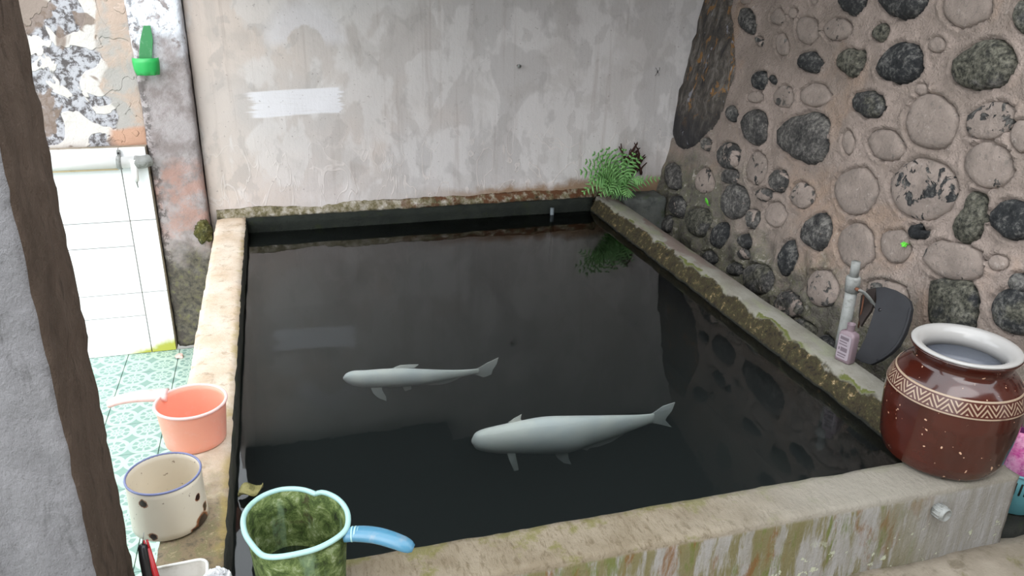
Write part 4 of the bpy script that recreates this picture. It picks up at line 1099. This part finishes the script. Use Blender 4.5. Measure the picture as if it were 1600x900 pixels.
# basket and packet behind the jar
MAT['teal'] = simple('teal_plastic', lin(92, 150, 160), 0.45, 0.4)
MAT['magenta'] = m_concrete('printed_pink_film', lin(206, 70, 150), lin(232, 168, 200), lin(150, 30, 110), None, 0, 40, 0.25, 0.002)
MAT['filmdark'] = simple('purple_film_edge', lin(96, 24, 88), 0.3, 0.5)
bc = on_z(1622, 742, -0.10); bc = Vector((1.600, 1.165, -0.168))
bk = empty('plastic_basket', bc); tag(bk, 'teal slotted plastic basket beside the pond corner', 'basket')
lathe('bowl', [(0, 0), (0.055, 0), (0.060, 0.004), (0.078, 0.075), (0.086, 0.118), (0.083, 0.118), (0.075, 0.075), (0.057, 0.007), (0, 0.006)], MAT['teal'], bk, 40)
torus('rim', (0, 0, 0.118), 0.0855, 0.0035, MAT['teal'], bk, 40, 8)
for i in range(44):
    a = 2*math.pi*i/44
    p0 = Vector((0.0765*math.cos(a), 0.0765*math.sin(a), 0.066)); p1 = Vector((0.0835*math.cos(a), 0.0835*math.sin(a), 0.100))
    tube('slot', [p0, p1], 0.0022, MAT['gap'], bk, 6)
pk = empty('plastic_packet', bc + Vector((0.012, 0.0, 0.009))); pk.rotation_euler = (0, math.radians(5), math.radians(-35))
tag(pk, 'shiny magenta and pink plastic packet standing in the teal basket', 'packet')
def packet():
    V = []; F = []; nx, nz_ = 10, 12
    for side in (-1, 1):
        for j in range(nz_+1):
            for i in range(nx+1):
                u, v = i/nx*2-1, j/nz_
                b = 0.016*(1-u*u)**0.5*math.sin(math.pi*min(1, v*0.93+0.07))**0.6
                V.append((u*0.046, side*(b+0.0006) + 0.003*nz((u*3, v*5, side)), v*0.175))
    n = (nx+1)*(nz_+1)
    for s in range(2):
        for j in range(nz_):
            for i in range(nx):
                a = s*n + j*(nx+1)+i; F.append((a, a+1, a+nx+2, a+nx+1))
    for j in range(nz_):
        for i in (0, nx):
            a = j*(nx+1)+i; F.append((a, a+nx+1, n+a+nx+1, n+a))
    for i in range(nx):
        for j in (0, nz_):
            a = j*(nx+1)+i; F.append((a, a+1, n+a+1, n+a))
    build('pouch', V, F, MAT['magenta'], pk)
    box('seal', (-0.046, -0.0016, 0.172), (0.046, 0.0016, 0.186), MAT['filmdark'], pk, 0.0005)
packet()

# pipe plug in the front face
pg = empty('pipe_plug', (1.262, 1.0605, -0.047)); pg.rotation_euler = (math.radians(90), 0, math.radians(8))
tag(pg, 'short grey plastic pipe plug sticking out of the basin front', 'plug')
lathe('cap', [(0, -0.004), (0.0150, -0.004), (0.0155, 0.022), (0.0145, 0.026), (0.0120, 0.027), (0.0115, 0.024), (0, 0.024)], MAT['pvc'], pg, 28)
for i in range(12):
    a = 2*math.pi*i/12; tube('rib', [(0.0152*math.cos(a), 0.0152*math.sin(a), 0.0), (0.0155*math.cos(a), 0.0155*math.sin(a), 0.019)], 0.0015, MAT['pvc'], pg, 6)

MAT['dimpipe'] = simple('slimy_grey_pipe', lin(104, 112, 116), 0.5, 0.4)
# inlet pipe stub at the far end of the pond
c = on_z(857, 318, -0.03)
ip = tube('inlet_pipe', [(c.x, 3.300, -0.035), (c.x, 3.300, -0.30)], 0.009, MAT['dimpipe'], None, 14)
tag(ip, 'pale vertical pipe dipping into the water at the back wall', 'pipe')

# ------------------------------------------------------------------ plants
def m_leaf(name, a, b):
    m = Mat(name); return m.bsdf(m.mix(m.noise(25, 3), a, b), 0.5, None, 0.4, Subsurface_Weight=0.1, Subsurface_Radius=(0.01, 0.02, 0.005), Subsurface_Scale=0.2)
MAT['fern'] = m_leaf('fern_green', lin(86, 140, 74), lin(136, 180, 112))
MAT['fresh'] = m_leaf('fresh_green', lin(84, 190, 50), lin(110, 206, 70))
MAT['root'] = simple('dark_roots', lin(62, 42, 36), 0.9, 0.2)
fb = Vector((1.475, 3.275, 0.012))
fern = empty('fern', fb); tag(fern, 'green fern growing where the back wall meets the rim', 'fern')
def frond(end, bow, width, npin, seed):
    rng = random.Random(seed); V = []; F = []; end = Vector(end)-fb
    mid = end*0.5 + Vector(bow); sp = catmull([Vector((0, 0, 0)), end*0.22+Vector(bow)*0.75, mid, end], 10); n = len(sp)
    def pt(t):
        x = t*(n-1); i = min(n-2, int(x)); return sp[i].lerp(sp[i+1], x-i), (sp[i+1]-sp[i]).normalized()
    for i in range(npin):
        t = 0.14+0.85*i/(npin-1); p, d = pt(t)
        L = width*(math.sin(math.pi*min(1, 0.16+0.80*t))**0.7)*(0.9+0.2*rng.random())
        side0 = d.cross(Vector((0, -1, 0.5))).normalized()
        for s in (-1, 1):
            dr = (side0*s + d*0.55 + Vector((0, -0.12, -0.10))).normalized(); w = d*(0.17*width+0.0016)
            nrm = dr.cross(d).normalized()*0.0007; b = len(V)
            prof = [(0, 0.5), (0.3, 1.0), (0.65, 0.8), (1.0, 0.08)]
            for f, k in prof:
                dip = Vector((0, 0, -0.20*L*f*f))
                V += [p+dr*L*f+w*k*0.5+dip+nrm, p+dr*L*f-w*k*0.5+dip+nrm, p+dr*L*f-w*k*0.5+dip-nrm, p+dr*L*f+w*k*0.5+dip-nrm]
            for k in range(3):
                a = b+k*4
                for q_ in range(4): F.append((a+q_, a+(q_+1) % 4, a+4+(q_+1) % 4, a+4+q_))
            F.append((b, b+1, b+2, b+3)); F.append((b+12, b+13, b+14, b+15))
    o = build('frond', V, F, MAT['fern'], fern)
    tube('midrib', sp, [0.0020*(1-0.7*i/(n-1)) for i in range(n)], MAT['fern'], o, 5)
for k, (px, py, Y, bow, wd, npn) in enumerate([
    (908, 268, 3.20, (0, -0.01, 0.050), 0.050, 15), (928, 240, 3.25, (0.01, -0.01, 0.035), 0.046, 15), (950, 232, 3.29, (0.01, 0, 0.02), 0.044, 14),
    (975, 234, 3.29, (0, 0, 0.02), 0.042, 14), (1002, 246, 3.28, (-0.01, 0, 0.03), 0.038, 13), (912, 300, 3.16, (-0.01, -0.02, 0.075), 0.044, 16),
    (938, 304, 3.10, (-0.01, -0.03, 0.060), 0.040, 14), (980, 306, 3.08, (0.0, -0.05, 0.050), 0.044, 15), (1003, 284, 3.18, (0.01, -0.02, 0.055), 0.036, 13), (1030, 278, 3.22, (0.02, -0.02, 0.035), 0.028, 12),
    (916, 252, 3.22, (0, 0, 0.045), 0.046, 15), (940, 235, 3.28, (0, 0, 0.03), 0.044, 14), (962, 234, 3.27, (0.01, -0.01, 0.02), 0.042, 14), (990, 240, 3.27, (0, -0.01, 0.03), 0.040, 13), (922, 284, 3.17, (-0.01, -0.02, 0.065), 0.044, 15), (958, 300, 3.10, (0, -0.04, 0.055), 0.042, 14)]):
    frond(on_y(px, py, Y), bow, wd*1.25, int(npn*0.85), k)
# dead brown roots above the fern
rt_ = empty('dead_roots', on_y(993, 262, 3.345)); tag(rt_, 'brown dead roots clinging to the wall above the fern', 'roots')
rng = random.Random(11); q = Vector(rt_.location)
for k in range(26):
    a = (rng.uniform(975, 1003), rng.uniform(250, 275)); b = (a[0]+rng.uniform(-14, 24), a[1]-rng.uniform(6, 34))
    m_ = ((a[0]+b[0])/2+rng.uniform(-5, 5), (a[1]+b[1])/2)
    tube('root', [p-q for p in catmull([on_y(*a, 3.338), on_y(*m_, 3.328), on_y(*b, 3.340)], 4)], [0.0062*(1-0.08*i) for i in range(9)], MAT['root'], rt_, 6)
def sprig(px, py, label, size, n, seed):
    rng = random.Random(seed); c = on_wall(px, py) + WN*0.012
    r = empty('seedling', c); tag(r, label, 'plant')
    for k in range(n):
        a = rng.uniform(0, 6.28) if n > 1 else 1.2
        d = (WU*math.cos(a) + WV*math.sin(a))*1.0 + WN*0.35
        s = d.cross(WN).normalized(); L = size*rng.uniform(0.7, 1.1); V = []; F = []
        prof = [(0, 0.1), (0.25, 0.7), (0.5, 1.0), (0.75, 0.75), (1, 0.05)]
        for f, w in prof:
            V += [d*L*f + s*L*0.36*w + WN*0.004*f, d*L*f + WN*(-0.002+0.004*f), d*L*f - s*L*0.36*w + WN*0.004*f]
        for i in range(4):
            for j in range(2): F.append((i*3+j, i*3+j+1, i*3+4+j, i*3+3+j))
        o = build('leaf', V, F, MAT['fresh'], r); m_ = o.modifiers.new('thickness', 'SOLIDIFY'); m_.thickness = 0.001
    tube('stem', [WN*-0.014, WN*0.002], 0.0012, MAT['fresh'], r, 6)
sprig(1110, 321, 'single bright green leaf sprouting low on the stone wall', 0.040, 1, 1)
sprig(1421, 382, 'tiny bright green seedling sprouting between two mortar covered stones', 0.013, 7, 2)
# moss between column and left rim
def clump(name, c, r, mat, label, seed):
    bm = bmesh.new(); bmesh.ops.create_icosphere(bm, subdivisions=4, radius=1.0)
    for v in bm.verts:
        k = 1+0.35*nz((v.co.x*2+seed, v.co.y*2, v.co.z*2))+0.22*nz((v.co.x*6, v.co.y*6+seed, v.co.z*6))
        v.co = Vector((v.co.x*r[0]*k, v.co.y*r[1]*k, v.co.z*r[2]*k))
    o = bmobj(name, bm, mat); o.location = c; tag(o, label, 'moss'); return o
MAT['moss'] = m_concrete('olive_moss', lin(86, 82, 40), lin(58, 58, 34), lin(150, 146, 110), lin(40, 42, 26), 0.4, 40, 0.95, 0.008)
clump('moss_clump', on_y(317, 362, 3.292), (0.034, 0.014, 0.045), MAT['moss'], 'olive moss clump between the column and the pond rim', 3)

# ------------------------------------------------------------------ things on the left back walls
MAT['greenp'] = m_plastic('bright_green_plastic', lin(50, 172, 88), 0.35, 0.1, 0.0, None)
MAT['greenc'] = m_plastic('clear_green_plastic', lin(70, 148, 92), 0.3, 0.05, 0.15, lin(150, 190, 160))
g0 = on_y(231, 117, 3.285)
gh = empty('bottle_holder', g0); tag(gh, 'holder cut from a green plastic bottle hanging on the column', 'holder')
yl = 3.285
bs = [on_y(x, y, yl)-g0 for x, y in ((216, 96), (237, 97), (239, 62), (235, 40), (224, 40), (219, 62))]
slab('back_strip', bs, (0, 0.003, 0), MAT['greenc'], gh, 0.001)
V = []; F = []; n = 26; R_ = 0.046
for j, (z, s) in enumerate(((0.062, 1.0), (0.045, 1.02), (0.02, 0.98), (0.006, 0.9), (0.0, 0.7))):
    for i in range(n+1):
        a = math.radians(180+180*i/n); V.append(Vector((R_*s*math.cos(a), 0.35*R_*s*math.sin(a)*2.0, z + (0.006*math.sin(i*0.9) if j == 3 else 0))))
m5 = n+1
for j in range(4):
    for i in range(n): F.append((j*m5+i, j*m5+i+1, (j+1)*m5+i+1, (j+1)*m5+i))
F.append(tuple(range(4*m5, 5*m5)))
cup = build('cup', V, F, MAT['greenp'], gh); cup.modifiers.new('thickness', 'SOLIDIFY').thickness = 0.0025

MAT['wpvc'] = m_plastic('white_pipe', lin(232, 232, 230), 0.35, 0, 0, None, 0.04)
MAT['stain'] = m_plastic('limescale', lin(216, 196, 158), 0.6, 0, 0, lin(180, 156, 116))
yp = 3.258; z1 = on_y(140, 256, yp).z
wp = empty('water_pipe', (-0.60, yp, z1)); tag(wp, 'white water pipe with elbow spout clamped along the tiled wall', 'pipe')
q = Vector(wp.location)
ex = on_y(213, 258, yp).x
tube('pipe', [(-1.0, 0, 0), (ex-q.x, 0, 0)], 0.022, MAT['wpvc'], wp, 24)
tube('scale_line', [(-1.0, -0.006, -0.0235), (on_y(186, 262, yp).x-q.x, -0.006, -0.0235)], 0.0035, MAT['stain'], wp, 8)
cxl = on_y(187, 255, yp).x-q.x
tube('clamp', [(cxl-0.008, 0, 0), (cxl+0.008, 0, 0)], 0.0255, MAT['pvc'], wp, 24)
box('clamp_tab', (cxl-0.006, 0.004, 0.020), (cxl+0.006, 0.018, 0.046), MAT['pvc'], wp, 0.001)
tube('screw', [(cxl, 0.006, 0.036), (cxl, -0.002, 0.036)], 0.004, MAT['blackp'], wp, 10)
tube('elbow', catmull([Vector((ex-q.x-0.004, 0, 0)), Vector((ex-q.x+0.018, 0, -0.002)), Vector((ex-q.x+0.034, 0.004, 0.0)), Vector((ex-q.x+0.046, 0.014, 0.002))], 4), [0.0245]*5+[0.024]*4+[0.023]*4, MAT['pvc'], wp, 20)
sx = on_y(210, 258, yp).x-q.x; zb = on_y(212, 287, yp).z-z1
tube('spout', [(sx, -0.012, 0.012), (sx, -0.014, zb*0.6), (sx+0.002, -0.014, zb*0.85)], [0.013, 0.0115, 0.008], MAT['wpvc'], wp, 16)
tube('drip_tip', [(sx+0.002, -0.014, zb*0.84), (sx+0.001, -0.014, zb*0.95), (sx+0.003, -0.014, zb*1.15)], [0.005, 0.0028, 0.0018], MAT['pvc'], wp, 10)

nl = on_y(810, 103, 3.338); nail = empty('wall_peg', nl); tag(nail, 'small rusty peg stuck in the plaster wall', 'peg')
tube('shaft', [(0, 0.01, 0), (0, -0.012, 0)], 0.0045, MAT['rust'], nail, 10)
tube('head', [(0, -0.010, 0), (0, -0.014, 0)], 0.0085, MAT['pvc'], nail, 14)
spd = empty('spider', on_y(1027, 112, 3.340)); tag(spd, 'tiny dark spider with spread legs on the plaster wall', 'spider')
lathe('body', [(0, -0.006), (0.0025, -0.004), (0.0032, 0.0), (0.0022, 0.004), (0, 0.007)], MAT['blackp'], spd, 10, (0, -0.004, 0))
for sx_, sz in ((1, 1), (1, -1), (-1, 1), (-1, -1)):
    tube('leg', [(0, -0.004, 0.001*sz), (0.006*sx_, -0.008, 0.008*sz), (0.010*sx_, -0.001, 0.018*sz)], 0.0009, MAT['blackp'], spd, 5)
wl_ = empty('crumpled_wrapper', on_z(286, 554, FZ)+Vector((-0.01, -0.02, 0))); tag(wl_, 'scrap of pale pink wrapper on the green tiles', 'litter')
MAT['wrap'] = simple('pale_pink_wrapper', lin(226, 190, 180), 0.5, 0.4)
bm = bmesh.new(); bmesh.ops.create_icosphere(bm, subdivisions=2, radius=0.018)
for v in bm.verts: v.co *= 1+0.6*nz((v.co.x*90, v.co.y*90, v.co.z*90)); v.co.z = max(0.0, v.co.z*0.5+0.004)
bmobj('scrap', bm, MAT['wrap'], wl_, False)
